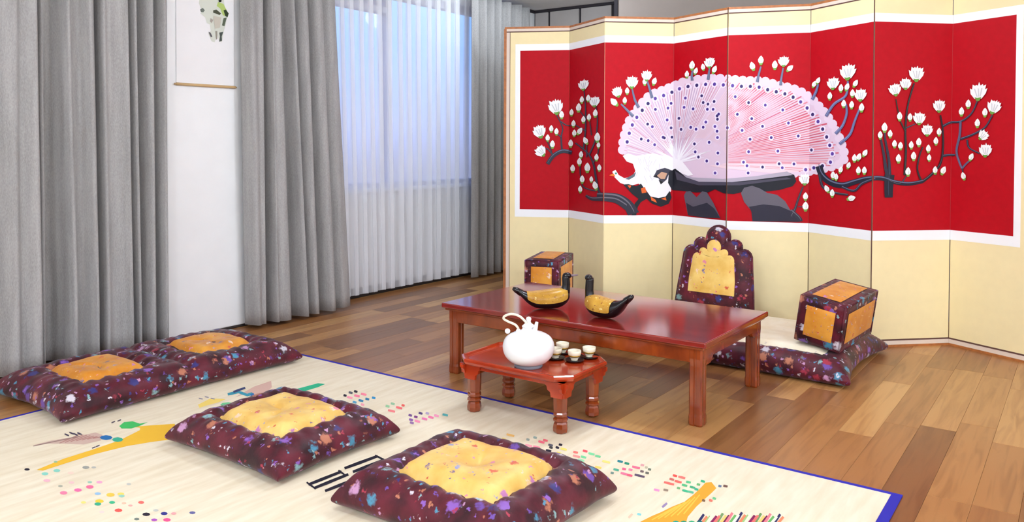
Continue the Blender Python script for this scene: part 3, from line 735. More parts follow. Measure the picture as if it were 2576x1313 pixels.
for t_ in [(1398, 268, 17, .2), (1357, 330, 15, .3), (1360, 380, 13, .7), (1413, 290, 9), (1387, 325, 8), (1400, 332, 8), (1378, 348, 8), (1390, 364, 9),
 (1470, 213, 12), (1498, 255, 12), (1458, 272, 10), (1466, 252, 8), (1482, 248, 8), (1500, 286, 9), (1440, 284, 8), (1445, 312, 8), (1470, 302, 8), (1484, 296, 8), (1447, 336, 8), (1460, 331, 9, -.6), (1438, 362, 9), (1476, 355, 9, .5), (1505, 347, 11), (1508, 366, 7), (1464, 390, 8), (1460, 408, 9), (1503, 397, 8), (1443, 425, 9), (1480, 423, 11), (1510, 423, 8), (1467, 452, 9), (1490, 452, 7), (1500, 468, 10, .3), (1462, 477, 8),
 (1589, 206, 14), (1552, 231, 12, .3), (1577, 230, 8), (1626, 190, 12), (1621, 207, 8), (1645, 206, 9, -.3), (1545, 258, 11, .8), (1571, 254, 8),
 (1743, 166, 10.5), (1730, 188, 8), (1752, 180, 8, -.3), (1787, 157, 12), (1771, 170, 8, .2), (1799, 176, 9, -.4),
 (1893, 168, 10, .3), (1914, 153, 10), (1949, 165, 10), (1971, 154, 12), (1986, 173, 9, -.8),
 (2050, 213, 8, -.4), (2060, 204, 8, -.4), (2135, 180, 18), (2098, 209, 14), (2090, 243, 9), (2118, 223, 9), (2133, 220, 9, -.3), (2154, 211, 9, -.5), (2147, 236, 9), (2167, 238, 14), (2125, 262, 9), (2145, 265, 9), (2170, 272, 10),
 (2098, 442, 9), (2117, 428, 8, -.3), (2137, 417, 8, -.3), (2152, 399, 9), (2163, 396, 9, -.3), (2178, 386, 9, -.5), (2162, 430, 9), (2177, 430, 9), (2106, 446, 8), (2083, 476, 9, .5), (2096, 487, 9), (2143, 499, 10, -1.2), (2024, 450, 13), (2026, 495, 9), (2026, 520, 10.5),
 (2303, 185, 17), (2276, 210, 13), (2249, 225, 14, .2), (2261, 294, 10), (2287, 296, 9), (2310, 297, 14), (2360, 266, 14), (2330, 327, 13), (2223, 322, 11), (2212, 341, 9), (2237, 338, 9), (2248, 363, 9), (2263, 368, 9), (2290, 366, 9), (2309, 359, 10), (2360, 333, 9), (2352, 356, 9), (2333, 375, 9), (2258, 400, 10), (2296, 394, 10), (2335, 398, 8), (2282, 433, 10), (2350, 429, 9), (2370, 430, 10, -.4),
 (2463, 230, 19), (2438, 263, 10), (2421, 282, 10), (2503, 268, 16, -.3), (2480, 284, 10), (2461, 311, 10), (2476, 340, 12, -.8), (2481, 377, 15), (2445, 396, 9, -.4), (2426, 444, 9, .3)]:
    blossom(*t_)

scr = empty('folding_screen', 'eight-panel folding screen with a white peacock and magnolias on red silk', 'screen', tuple((J[0]+J[8])/2))
for i in range(8):
    d = (J[i+1]-J[i]); ang = math.atan2(d.y, d.x); wd = Wd[i]; g = .0012
    pan = MB().bevbox(g, wd-g, 0, .018, .0, ZTOP, .0015, 1).build('panel', M['cream_paper'], scr, J[i]-scr.location, (0, 0, ang))
    x0, x1 = g, wd-g
    def strip(nm, mt_, *b6): MB().box(*b6).build(nm, M[mt_], pan)
    F_, E_, P2_ = ('frame', 'frame_wood'), ('silk_edging', 'strip'), ('pinstripe', 'pin')
    strip(*F_, x0, x1, -.002, .0, 0, .011); strip(*F_, x0, x1, -.002, .02, ZTOP-.008, ZTOP+.004)
    strip(*E_, x0, x1, -.0012, 0, .011, .030); strip(*E_, x0, x1, -.0012, 0, ZTOP-.024, ZTOP-.008)
    strip(*P2_, x0, x1, -.0016, 0, .030, .037); strip(*P2_, x0, x1, -.0016, 0, ZTOP-.030, ZTOP-.024)
    if i == 0:
        strip(*F_, x0-.004, x0+.012, -.0022, .02, .011, ZTOP-.008)
        strip(*E_, x0+.012, x0+.032, -.0012, 0, .030, ZTOP-.024); strip(*P2_, x0+.032, x0+.035, -.0016, 0, .037, ZTOP-.030)
    if i == 7:
        strip(*F_, x1-.012, x1+.004, -.0022, .02, .011, ZTOP-.008)
        strip(*E_, x1-.032, x1-.012, -.0012, 0, .030, ZTOP-.024); strip(*P2_, x1-.035, x1-.032, -.0016, 0, .037, ZTOP-.030)
    rx0 = XS if i == 0 else 0; rx1 = (XE-cum[7]) if i == 7 else wd
    a, b_ = (rx0-.030 if i == 0 else g), (rx1+.030 if i == 7 else wd-g); WB = ('white_border', 'wborder')
    strip(*WB, a, b_, -.0010, 0, RZ0-.046, RZ0); strip(*WB, a, b_, -.0010, 0, RZ1, RZ1+.040)
    if i == 0: strip(*WB, a, rx0, -.0010, 0, RZ0, RZ1)
    if i == 7: strip(*WB, rx1, b_, -.0010, 0, RZ0, RZ1)
    strip('red_silk', 'red', max(rx0, g), min(rx1, wd-g), -.0012, 0, RZ0, RZ1)
    if i in (3, 5): MB().box(wd-.0035, wd-.0002, -.0030, .0, .011, ZTOP).build('hinge_strip', M['pin'], pan)
    for cat in ('peacock_embroidery', 'branch_embroidery', 'blossom_embroidery'):
        if (i, cat) in art:
            # branches in front of the fan sit a little prouder
            mb_ = art[(i, cat)]
            if cat == 'branch_embroidery': mb_.v = [(a, b_-.0028, c) for a, b_, c in mb_.v]
            if cat == 'blossom_embroidery': mb_.v = [(a, b_-.0030, c) for a, b_, c in mb_.v]
            mb_.build(cat, M['thread'], pan, fix=False)['kind'] = 'stuff'

# ================================================================ STRAW MAT
mu0, mu1, mv0, mv1 = MATR
matn = empty('straw_mat', 'large cream woven straw mat with blue edging and coloured motifs', 'mat', ((mu0+mu1)/2, (mv0+mv1)/2, 0))
mm = MB().box(mu0+.002, mu1-.002, mv0+.002, mv1-.002, .0003, .0030); mm.shift(matn.location).build('woven_field', M['straw'], matn)
for a, b_, c, d in ((mu1-.014, mu1, mv0, mv1), (mu0, mu0+.014, mv0, mv1), (mu0+.014, mu1-.014, mv1-.012, mv1), (mu0+.014, mu1-.014, mv0, mv0+.026)):
    MB().bevbox(a, b_, c, d, 0, .0042, .001).shift(matn.location).build('binding', M['blue'], matn)
dye = MB(); dk_ = [0]
def dpoly(pl, c, layer=0):
    P3 = [on_z(a, b_, .003) for a, b_ in pl]; dk_[0] += 1
    z = .0032+layer*.0002+(dk_[0] % 150)*1e-6
    P3 = [p for p in P3]
    tr = tessellate_polygon([[Vector((p.x, p.y, 0)) for p in P3]])
    vs = [(min(max(p.x, mu0+.015), mu1-.015), min(max(p.y, mv0+.03), mv1-.015), z) for p in P3]
    fs = []
    for t in tr:
        a, b_, c2 = (Vector(vs[k]) for k in t)
        fs.append(tuple(t) if (b_-a).cross(c2-a).z > 0 else tuple(t)[::-1])
    dye.add(vs, fs, lin(c))
def dash(x, y, l_, w_, ang, c, layer=1):
    dx, dy = math.cos(ang)*l_/2, math.sin(ang)*l_/2; nx, ny = -math.sin(ang)*w_/2, math.cos(ang)*w_/2
    dpoly([(x-dx+nx, y-dy+ny), (x-dx*.2+nx*1.2, y-dy*.2+ny*1.2), (x+dx+nx, y+dy+ny), (x+dx-nx, y+dy-ny), (x-dx*.2-nx*1.2, y-dy*.2-ny*1.2), (x-dx-nx, y-dy-ny)], c, layer)
def dot(x, y, a, b_, c, layer=1):
    dpoly([(x+a*math.cos(k*math.pi/4), y+b_*math.sin(k*math.pi/4)) for k in range(8)], c, layer)
def dline(pts, w_, c, layer=0):
    for a, b_ in zip(pts, pts[1:]):
        l_ = math.hypot(b_[0]-a[0], b_[1]-a[1]); dash((a[0]+b_[0])/2, (a[1]+b_[1])/2, l_+w_*.4, w_, math.atan2(b_[1]-a[1], b_[0]-a[0]), c, layer)
YE, OR_, PK, RE, GN, TE, BU, BK, BRN = (236, 184, 52), (236, 160, 44), (240, 130, 160), (232, 96, 88), (70, 170, 110), (60, 170, 140), (40, 110, 170), (40, 34, 50), (196, 158, 140)
dpoly([(92, 1182), (160, 1154), (230, 1132), (300, 1108), (352, 1082), (352, 1076), (330, 1074), (380, 1070), (440, 1066), (440, 1104), (380, 1112), (320, 1122), (240, 1142), (170, 1164), (108, 1184)], YE, 0)
dpoly([(84, 1120), (130, 1108), (190, 1098), (240, 1088), (258, 1094), (254, 1108), (210, 1118), (160, 1116), (120, 1116)], (206, 176, 160), 0)
for k in range(7): dline([(150+k*14, 1115-k*2), (200+k*9, 1093+k*1)], 2, (180, 130, 120), 1)
dot(267, 1101, 16, 6, BU, 2); dot(296, 1106, 14, 6, TE, 2); dline([(84, 1122), (140, 1110), (200, 1098)], 2, (150, 120, 110), 1)
dpoly([(300, 1072), (312, 1062), (334, 1060), (352, 1066), (372, 1062), (350, 1072), (330, 1078), (306, 1078)], (66, 186, 96), 1)
for x, y in ((168, 1094), (180, 1090), (190, 1093), (200, 1091)): dash(x, y, 12, 3.2, .4, (70, 60, 80), 2)
for x, y in ((285, 1062), (300, 1058), (236, 1126), (246, 1122)): dash(x, y, 10, 2.5, -.4, (90, 80, 90), 2)
dpoly([(652, 1008), (680, 996), (740, 980), (800, 964), (818, 966), (800, 974), (740, 992), (690, 1008), (656, 1014)], (44, 176, 130), 0)
dpoly([(590, 1000), (640, 972), (682, 958), (684, 974), (668, 990), (640, 994), (618, 990)], (214, 176, 160), 0)
dline([(574, 992), (600, 986), (622, 994), (634, 990)], 6, (60, 150, 170), 1); dline([(634, 992), (640, 1004), (624, 1012)], 9, BU, 1)
dline([(588, 986), (616, 976)], 5, (60, 70, 110), 2)
dpoly([(498, 1018), (530, 1002), (568, 1004), (550, 1012), (520, 1020), (502, 1026)], (240, 210, 110), 0); dot(574, 1018, 20, 6, (110, 200, 140), 1)
dline([(640, 1008), (668, 998)], 5, YE, 1)
for x, y in ((505, 1003), (520, 999), (535, 1003)): dash(x, y, 10, 2.5, .2, (150, 140, 150), 1)
dots = [(68, 1181, BK, 7), (140, 1162, (150, 190, 150), 5), (113, 1192, (140, 210, 190), 9), (143, 1184, (140, 210, 190), 9), (118, 1209, (244, 180, 190), 9), (178, 1190, (246, 210, 190), 8), (180, 1214, (240, 190, 190), 7), (160, 1240, PK, 10), (196, 1233, (240, 110, 160), 10), (226, 1225, (244, 110, 150), 10), (250, 1213, (244, 160, 190), 8), (152, 1223, (170, 170, 150), 6), (226, 1213, (150, 190, 170), 6), (216, 1176, (160, 160, 150), 9), (236, 1176, (180, 180, 170), 6), (246, 1242, (150, 190, 220), 8), (278, 1245, (240, 200, 80), 11), (304, 1243, (244, 214, 100), 9), (250, 1261, (236, 200, 60), 11), (210, 1264, (240, 220, 120), 7), (246, 1268, (60, 170, 130), 9), (282, 1264, (60, 180, 130), 8), (306, 1248, (150, 200, 180), 8), (324, 1218, (190, 190, 180), 6), (355, 1264, (240, 110, 100), 8), (298, 1284, (236, 90, 80), 10), (328, 1272, (246, 170, 160), 6), (368, 1294, BK, 10), (392, 1284, (190, 190, 180), 7), (413, 1292, (50, 50, 130), 9), (437, 1292, (246, 160, 160), 7), (484, 1290, (100, 100, 150), 8), (388, 1308, (170, 80, 180), 8), (420, 1308, (230, 80, 140), 10), (344, 1306, (120, 130, 120), 7), (256, 1288, (240, 210, 200), 7), (312, 1266, (240, 190, 160), 6)]
for x, y, c, r_ in dots: dot(x, y, r_, r_*.45, c)
# trigram: three broken black bars
for a, b_ in (((777, 1219), (858, 1187)), ((868, 1178), (949, 1148)), ((791, 1228), (875, 1194)), ((889, 1187), (966, 1157)), ((819, 1235), (900, 1203)), ((910, 1196), (990, 1162))):
    dline([a, b_], 6.5, (26, 24, 40), 2)
dline([(772, 1214), (794, 1230)], 4, (26, 24, 40), 2); dline([(852, 1184), (866, 1194)], 4, (26, 24, 40), 2); dline([(944, 1146), (968, 1158)], 4, (26, 24, 40), 2)
A1 = .24
def cluster(items):
    for x, y, l_, c in items: dash(x, y, l_, 5, A1, c)
cluster([(868, 995, 8, BK), (882, 988, 10, (90, 90, 100)), (895, 985, 9, BK), (880, 1000, 14, (244, 150, 170)), (898, 996, 14, (240, 120, 150)), (915, 992, 14, (244, 130, 150)), (892, 1012, 10, (90, 160, 190)), (908, 1008, 12, (60, 130, 170)), (924, 1004, 10, (60, 130, 170)), (940, 1001, 9, (50, 140, 190)), (912, 1018, 9, (240, 160, 170)), (886, 1018, 8, (80, 90, 120))])
cluster([(975, 1022, 10, (150, 200, 150)), (988, 1016, 10, (150, 190, 150)), (985, 1034, 18, (240, 130, 130)), (1004, 1026, 16, (236, 110, 110)), (1014, 1020, 8, (240, 100, 90))])
cluster([(1032, 1045, 9, (120, 80, 140)), (1034, 1056, 10, (140, 90, 160)), (1046, 1049, 9, (130, 60, 130)), (1058, 1040, 10, (90, 70, 120)), (1050, 1060, 14, (240, 140, 170)), (1068, 1054, 14, (230, 120, 170)), (1084, 1050, 14, (236, 120, 160)), (1098, 1046, 12, (240, 150, 180)), (1120, 1044, 14, (90, 180, 180)), (1075, 1040, 9, (180, 160, 190)), (1036, 1064, 10, (150, 110, 160))])
cluster([(1268, 1104, 10, (238, 214, 140)), (1284, 1095, 20, (240, 190, 110)), (1328, 1106, 8, (150, 160, 150)), (1346, 1101, 9, (150, 170, 160)), (1330, 1121, 18, (246, 160, 170)), (1350, 1125, 18, (240, 130, 150)), (1362, 1112, 16, (240, 110, 130)), (1372, 1108, 12, (236, 110, 120)), (1335, 1135, 12, (240, 80, 100)), (1385, 1120, 12, (90, 90, 100)), (1356, 1135, 9, BK), (1368, 1139, 12, BK), (1380, 1134, 14, BK), (1386, 1126, 9, (60, 60, 60)), (1402, 1126, 9, BK), (1410, 1119, 9, BK), (1297, 1135, 12, (70, 50, 100)), (1418, 1130, 16, (238, 220, 110)), (1406, 1140, 12, (238, 220, 110)), (1316, 1132, 8, (200, 220, 160))])
cluster([(1430, 1155, 18, (236, 110, 100)), (1450, 1148, 18, (244, 150, 140)), (1448, 1138, 12, (240, 120, 110)), (1472, 1135, 12, (244, 90, 100)), (1468, 1150, 14, (120, 210, 150)), (1488, 1142, 16, (120, 210, 150)), (1504, 1148, 14, (110, 200, 140)), (1462, 1158, 16, (160, 220, 170))])
cluster([(1505, 1176, 16, (240, 210, 100)), (1525, 1162, 20, (236, 220, 120)), (1560, 1161, 14, (40, 130, 140)), (1577, 1166, 12, (40, 140, 110)), (1550, 1182, 14, (80, 170, 140)), (1540, 1190, 8, (110, 140, 130)), (1570, 1180, 10, (240, 90, 130)), (1586, 1182, 10, (244, 130, 160)), (1600, 1176, 20, (240, 110, 140)), (1570, 1192, 18, (240, 120, 150)), (1584, 1196, 14, (236, 90, 120)), (1616, 1170, 9, (220, 160, 160)), (1615, 1186, 9, (110, 90, 90)), (1628, 1190, 9, (100, 100, 90)), (1634, 1181, 8, (110, 120, 100)), (1609, 1197, 26, (90, 74, 96)), (1626, 1176, 7, (190, 180, 150))])
cluster([(1698, 1197, 11, (236, 80, 70)), (1715, 1201, 18, (244, 120, 110)), (1690, 1206, 12, (200, 100, 90)), (1706, 1212, 18, (240, 100, 90)), (1683, 1216, 26, (244, 110, 100)), (1732, 1213, 12, (90, 190, 130)), (1722, 1221, 14, (80, 180, 120)), (1742, 1226, 14, (70, 170, 120)), (1768, 1211, 11, (50, 170, 120)), (1757, 1219, 9, (110, 180, 110)), (1724, 1235, 16, (60, 180, 130)), (1738, 1238, 14, (90, 180, 140)), (1752, 1231, 10, (60, 170, 130)), (1707, 1228, 8, (110, 170, 110)), (1652, 1233, 14, (246, 140, 190)), (1675, 1233, 12, (150, 130, 110)), (1811, 1223, 8, (90, 110, 140)), (1825, 1223, 11, (110, 80, 70)), (1788, 1259, 9, (226, 110, 90)), (1797, 1254, 9, (110, 190, 130)), (1608, 1294, 10, (130, 200, 200)), (1770, 1259, 8, (120, 90, 60))])
dash(1672, 1271, 16, 5, -.7, (150, 130, 170)); dash(1586, 1298, 14, 5, -.8, (230, 190, 160))
dpoly([(1775, 1214), (1790, 1213), (1802, 1228), (1790, 1240), (1772, 1256), (1752, 1274), (1730, 1300), (1722, 1330), (1600, 1330), (1612, 1312), (1640, 1298), (1664, 1288), (1690, 1275), (1722, 1262), (1745, 1244), (1762, 1228)], OR_, 0)
for k in range(6): dline([(1640+k*16, 1308-k*3), (1700+k*12, 1275-k*6)], 3, (246, 190, 70), 1)
rb = [(40, 40, 90), (230, 130, 90), (150, 190, 120), (250, 240, 200), (130, 20, 80), (240, 110, 100), (110, 150, 90), (244, 200, 110), (100, 20, 70), (240, 120, 130), (100, 170, 90), (250, 240, 210)]
for k in range(26):
    x = 1762+k*8; yt = 1296-abs(k-12)*-.4 - (6 if k % 3 == 0 else 0); dline([(x-16, 1330), (x+8, yt)], 6, rb[k % 12], 1+(k % 2))
for k, c in enumerate([(0, 150, 130), (20, 140, 110), (40, 160, 110), (10, 110, 110)]): dot(1690+k*20+10, 1316, 9, 6, c, 2)
dye.shift(matn.location).build('printed_motifs', M['dye'], matn, fix=False)['kind'] = 'stuff'

# ================================================================ CUSHIONS
def cushion(name, label, loc, a, b_, T, cells, ca, pa_, pb_, mat_body='maroon', mat_patch='gold', tuft=.03, seed=0, group=None, rot=0, edgeR=.085, nx=96, ny=90, puff=1.0, tilt=None, sag=0.0, patch_off=(0, 0)):
    """a,b half sizes; cells: centres along x; ca: half length of a cell; pa,pb half size of patch"""
    top_e = empty(name, label, 'cushion', loc, (0, 0, rot), group)
    def outline(s, t):
        x = a*s*(1-.05*(1-t*t)*abs(s)) + .004*noise.noise(Vector((s*3, t*3, seed)))
        y = b_*t*(1-.05*(1-s*s)*abs(t)) + .004*noise.noise(Vector((s*3, t*3, seed+9)))
        return x, y
    def ztop(x, y):
        s, t = min(1, abs(x)/a), min(1, abs(y)/b_)
        e_ = min((1-s)*a, (1-t)*b_); q = 1-min(max(e_/edgeR, 0), 1); prof = math.sqrt(max(0, 1-q*q))
        corner = 1-.58*(s**3.5)*(t**3.5)
        h_ = T*prof*corner
        for k, cx_ in enumerate(cells):
            lx = x-cx_-patch_off[0]; ly = y-patch_off[1]
            bow = -.014
            ex = abs(lx)-(pa_-bow*(1-(ly/pb_)**2) if abs(ly) < pb_ else pa_)
            ey = abs(ly)-(pb_-bow*(1-(lx/pa_)**2) if abs(lx) < pa_ else pb_)
            d_ = max(ex, ey)
            h_ -= .030*puff*math.exp(-(d_/.020)**2)*prof
            if d_ < 0:
                h_ += (.014*(1-math.exp(d_/.03)) - tuft*math.exp(-((lx*lx+ly*ly)/.045**2)) )
                if tuft > 0:
                    ang = math.atan2(ly, lx); r_ = math.hypot(lx, ly)
                    h_ -= .022*max(0, math.cos(1.5*(ang+.8+seed)))**12*(1-math.exp(-(r_/.02)**2))*math.exp(-(r_/.11)**2)
            else:
                # gathers radiating from the seam
                al = lx if ey > ex else ly
                h_ += .0075*puff*math.sin(al*110+seed+3.5*noise.noise(Vector((al*8, seed, 0))))*math.exp(-(d_/.07))*prof*min(1, (e_/.03))
        if len(cells) > 1:
            mid = (cells[0]+cells[1])/2
            h_ -= .030*math.exp(-((x-mid)/.018)**2)*prof
        h_ += (.010*noise.noise(Vector((x*9, y*9, seed*3.1)))+.005*noise.noise(Vector((x*26, y*26, seed*2.1))))*prof*puff
        if sag: h_ += sag*prof
        return h_
    zm = T*.36
    vs = []; fs = []
    nxx, nyy = nx, ny
    for j in range(nyy+1):
        for i in range(nxx+1):
            s = math.sin((i/nxx*2-1)*math.pi/2*.96)/math.sin(math.pi/2*.96); t = math.sin((j/nyy*2-1)*math.pi/2*.96)/math.sin(math.pi/2*.96)
            x, y = outline(s, t); vs.append((x, y, zm*(1-.3*abs(s)**5*abs(t)**5) + (1-.36)*ztop(a*s, b_*t)))
    nt_ = len(vs)
    for j in range(nyy+1):
        for i in range(nxx+1):
            s = math.sin((i/nxx*2-1)*math.pi/2*.96)/math.sin(math.pi/2*.96); t = math.sin((j/nyy*2-1)*math.pi/2*.96)/math.sin(math.pi/2*.96)
            x, y = outline(s, t)
            e_ = min((1-abs(s))*a, (1-abs(t))*b_); q = 1-min(max(e_/.06, 0), 1); prof = math.sqrt(max(0, 1-q*q))
            vs.append((x, y, zm*(1-.3*abs(s)**5*abs(t)**5)*(1-prof)))
    W1 = nxx+1
    for j in range(nyy):
        for i in range(nxx):
            p = j*W1+i; fs.append((p, p+1, p+1+W1, p+W1)); fs.append((nt_+p+W1, nt_+p+1+W1, nt_+p+1, nt_+p))
    m = MB().add(vs, fs, smooth=True)
    bm = bmesh.new(); me = m.mesh('cushion_cover', M[mat_body], False); bm.from_mesh(me); bmesh.ops.remove_doubles(bm, verts=bm.verts, dist=.0004); bmesh.ops.recalc_face_normals(bm, faces=bm.faces); bm.to_mesh(me); bm.free()
    for p in me.polygons: p.use_smooth = True
    co = bpy.data.objects.new('cushion_cover', me); COL.objects.link(co); co.parent = top_e
    for cx_ in cells:
        vs = []; fs = []; n_ = 44; bow = -.014
        for j in range(n_+1):
            for i in range(n_+1):
                s, t = i/n_*2-1, j/n_*2-1
                lx = s*(pa_-bow*(1-t*t)); ly = t*(pb_-bow*(1-s*s)); x, y = lx+cx_+patch_off[0], ly+patch_off[1]
                e_ = min(1, (1-max(abs(s), abs(t)))*8)
                vs.append((x, y, zm+(1-.36)*ztop(x, y)+.0005+.0035*e_))
        fs = [(j*(n_+1)+i, j*(n_+1)+i+1, (j+1)*(n_+1)+i+1, (j+1)*(n_+1)+i) for j in range(n_) for i in range(n_)]
        MB().add(vs, fs, smooth=True).build('patch', M[mat_patch], top_e, fix=False)
    return top_e

ZM = .0034
cushion('floor_cushion', 'long double maroon floor cushion with two gold squares by the curtains', (1.757, 2.985, ZM), .500, .275, .104, [-.235, .235], .25, .118, .125, 'maroon', 'gold', tuft=.012, seed=1)
cushion('floor_cushion', 'square maroon cushion with gold centre, between the double cushion and the black bars', (1.618, 2.032, ZM), .238, .272, .098, [0], .25, .128, .150, 'maroon', 'palegold', tuft=.018, seed=2)
cushion('floor_cushion', 'square maroon cushion with gold centre nearest the camera, cut by the frame', (1.626, 1.272, ZM), .246, .278, .108, [0], .25, .132, .152, 'maroon', 'palegold', tuft=.034, seed=3)

# sitting mattress behind the table
MT = .112
mt = cushion('sitting_mattress', 'long maroon sitting mattress with cream centre along the foot of the screen', ((3.246+3.962)/2, (.735+2.44)/2, 0), .358, .862, MT, [0], .36, .255, .74, 'maroon', 'cream_silk', tuft=0, seed=4, nx=50, ny=90, puff=.45)
mt['category'] = 'mattress'

# ---- puffed box pillows (armrests)
def box_pillow(label, loc, rot, w_, l_, h_):
    t_ = empty('armrest_pillow', label, 'pillow', loc, rot, 'box-shaped armrest pillows')
    bm = bmesh.new(); bmesh.ops.create_cube(bm, size=1)
    bmesh.ops.subdivide_edges(bm, edges=list(bm.edges), cuts=14, use_grid_fill=True)
    for v in bm.verts:
        x, y, z = v.co*2
        # rounded-box mapping
        k = Vector((x, y, z)); r_ = .12
        c_ = Vector([max(-1+r_, min(1-r_, q)) for q in k]); d_ = k-c_
        if d_.length > 1e-6: k = c_ + d_.normalized()*r_ if min(abs(q) for q in (d_.x, d_.y, d_.z)) >= 0 and d_.length > r_ else k
        pf = .035
        k.x *= 1+pf*(1-y*y)*(1-z*z); k.y *= 1+pf*.5*(1-x*x)*(1-z*z); k.z *= 1+pf*(1-x*x)*(1-y*y)
        k += Vector((1, 1, 1))*.012*noise.noise(Vector((x*3, y*3, z*3)))
        v.co = Vector((k.x*w_/2, k.y*l_/2, k.z*h_/2+h_/2))
    me = bpy.data.meshes.new('pillow_cover'); bm.to_mesh(me); bm.free(); me.materials.append(M['maroon'])
    for p in me.polygons: p.use_smooth = True
    o = bpy.data.objects.new('pillow_cover', me); COL.objects.link(o); o.parent = t_
    # piping along the twelve edges
    pp = MB(); q = .965
    X, Y, Z0, Z1 = w_/2*q, l_/2*q, h_*(1-q)/1.2, h_*(1-(1-q)/1.2)
    for zz in (Z0, Z1): pp.tube([(-X, -Y, zz), (X, -Y, zz), (X, Y, zz), (-X, Y, zz)], .005, 8, True)
    for xx in (-X, X):
        for yy in (-Y, Y): pp.tube([(xx, yy, Z0), (xx, yy, Z1)], .005, 8)
    pp.build('piping', M['maroon'], t_)
    # gold panels on the faces
    def gp(fa, ua, ub, wa, wb):
        n_ = 12; vs = []
        for j in range(n_+1):
            for i in range(n_+1):
                s, t = (i/n_*2-1), (j/n_*2-1)
                e_ = min(1, (1-max(abs(s), abs(t)))*5)
                vs.append(fa(s*wa, t*wb, .0005+.004*e_, s*wa/ua, t*wb/ub))
        fs = [(j*(n_+1)+i, j*(n_+1)+i+1, (j+1)*(n_+1)+i+1, (j+1)*(n_+1)+i) for j in range(n_) for i in range(n_)]
        MB().add(vs, fs, smooth=True).build('panel', M['gold'], t_)
    ii = .035
    hw, hl, hh = w_/2, l_/2, h_/2
    P_ = lambda s, t: (1-s*s)*(1-t*t)
    gp(lambda s, t, e_, su, tu: (s, -(hl*(1+.0175*P_(su, tu))+e_+.002), hh+t), hw, hh, hw-ii, hh-ii)
    gp(lambda s, t, e_, su, tu: (s, (hl*(1+.0175*P_(su, tu))+e_+.002), hh+t), hw, hh, hw-ii, hh-ii)
    gp(lambda s, t, e_, su, tu: ((hw*(1+.035*P_(su, tu))+e_+.002), s, hh+t), hl, hh, hl-ii, hh-ii)
    gp(lambda s, t, e_, su, tu: (-(hw*(1+.035*P_(su, tu))+e_+.002), s, hh+t), hl, hh, hl-ii, hh-ii)
    gp(lambda s, t, e_, su, tu: (s, t, hh+hh*(1+.035*P_(su, tu))+e_+.002), hw, hl, hw-ii, hl-ii)
    return t_
def rot_fb(a, b_, c): return (Matrix.Rotation(a, 3, 'Z') @ Matrix.Rotation(b_, 3, 'Y') @ Matrix.Rotation(c, 3, 'X'))
rm = rot_fb(R(-95.9), R(9.1), R(3.0)); ctr = Vector((3.546, .851, .229))
bp = ctr - rm @ Vector((0, 0, .098))
box_pillow('maroon box armrest pillow with gold faces on the right end of the mattress', tuple(bp), rm.to_euler(), .186, .385, .196)
rm = rot_fb(R(-70.9), 0, 0)
box_pillow('maroon box armrest pillow with gold faces behind the duck at the table\'s left end', (3.545, 2.290, .130), rm.to_euler(), .178, .345, .226)

# ---- arched back cushion
bk = empty('back_cushion', 'maroon arched back cushion with scalloped gold centre leaning on the screen', 'cushion', (3.880, 1.525, .116), (0, 0, 0))
def lobes(W_, H_):
    L = [(-W_*.50, 0), (-W_*.475, H_*.25), (-W_*.445, H_*.5), (-W_*.42, H_*.66)]
    def arc(cx_, cz, rx, rz, a0, a1, n_):
        return [(cx_+rx*math.cos(R(a0+(a1-a0)*k/n_)), cz+rz*math.sin(R(a0+(a1-a0)*k/n_))) for k in range(n_+1)]
    left = [(-W_*.50, 0), (-W_*.47, H_*.25), (-W_*.44, H_*.5)] + arc(-W_*.335, H_*.62, W_*.095, H_*.115, 185, 40, 6) + arc(-W_*.215, H_*.755, W_*.085, H_*.085, 185, 45, 6) + arc(0, H_*.86, W_*.145, H_*.14, 200, 90, 8)
    right = [(-x_, z_) for x_, z_ in left[::-1][1:]]
    return left + right
Wb, Hb = .430, .418
ol = lobes(Wb, Hb)
def pillow_poly(ol_, base_y, thick, inset, n_r=7):
    """concentric rings from the outline inwards, puffed"""
    cx_, cz = 0, sum(p[1] for p in ol_)/len(ol_)*.92
    n_ = len(ol_); vs = []; fs = []
    for k in range(n_r+1):
        t = k/n_r; sc2 = 1-t; y = base_y - thick*math.sqrt(max(0, 1-(1-min(t/inset, 1))**2))
        for x_, z_ in ol_: vs.append((cx_+(x_-cx_)*sc2, y, cz+(z_-cz)*sc2))
    for k in range(n_r):
        for i in range(n_):
            j = (i+1) % n_; fs.append((k*n_+i, k*n_+j, (k+1)*n_+j, (k+1)*n_+i))
    return vs, fs, n_
m = MB(); v1, f1, _n = pillow_poly(ol, 0, .045, .38, 9); m.add(v1, f1, smooth=True)
v2, f2_, _n = pillow_poly(ol, 0, -.03, .3, 7); m.add(v2, f2_, smooth=True)
lean = Matrix.Translation((0, 0, 0)) @ Matrix.Rotation(R(-90-4), 4, 'Z') @ Matrix.Rotation(R(-9), 4, 'X')
m.xform(lean); o = m.build('cushion_cover', M['maroon'], bk)
gl = [(x_*.63, z_*.66+.075) for x_, z_ in lobes(Wb*.98, Hb*.98)]
gl = [(max(-.125, min(.125, x_)), z_) for x_, z_ in gl]
v1, f1, _n = pillow_poly(gl, -.0445, .012, .4, 6)
MB().add(v1, f1, smooth=True).xform(lean).build('centre_panel', M['palegold'], bk)
pip = MB().tube([(x_, -.0, z_) for x_, z_ in ol], .006, 8, True).xform(lean); pip.build('piping', M['maroon'], bk)

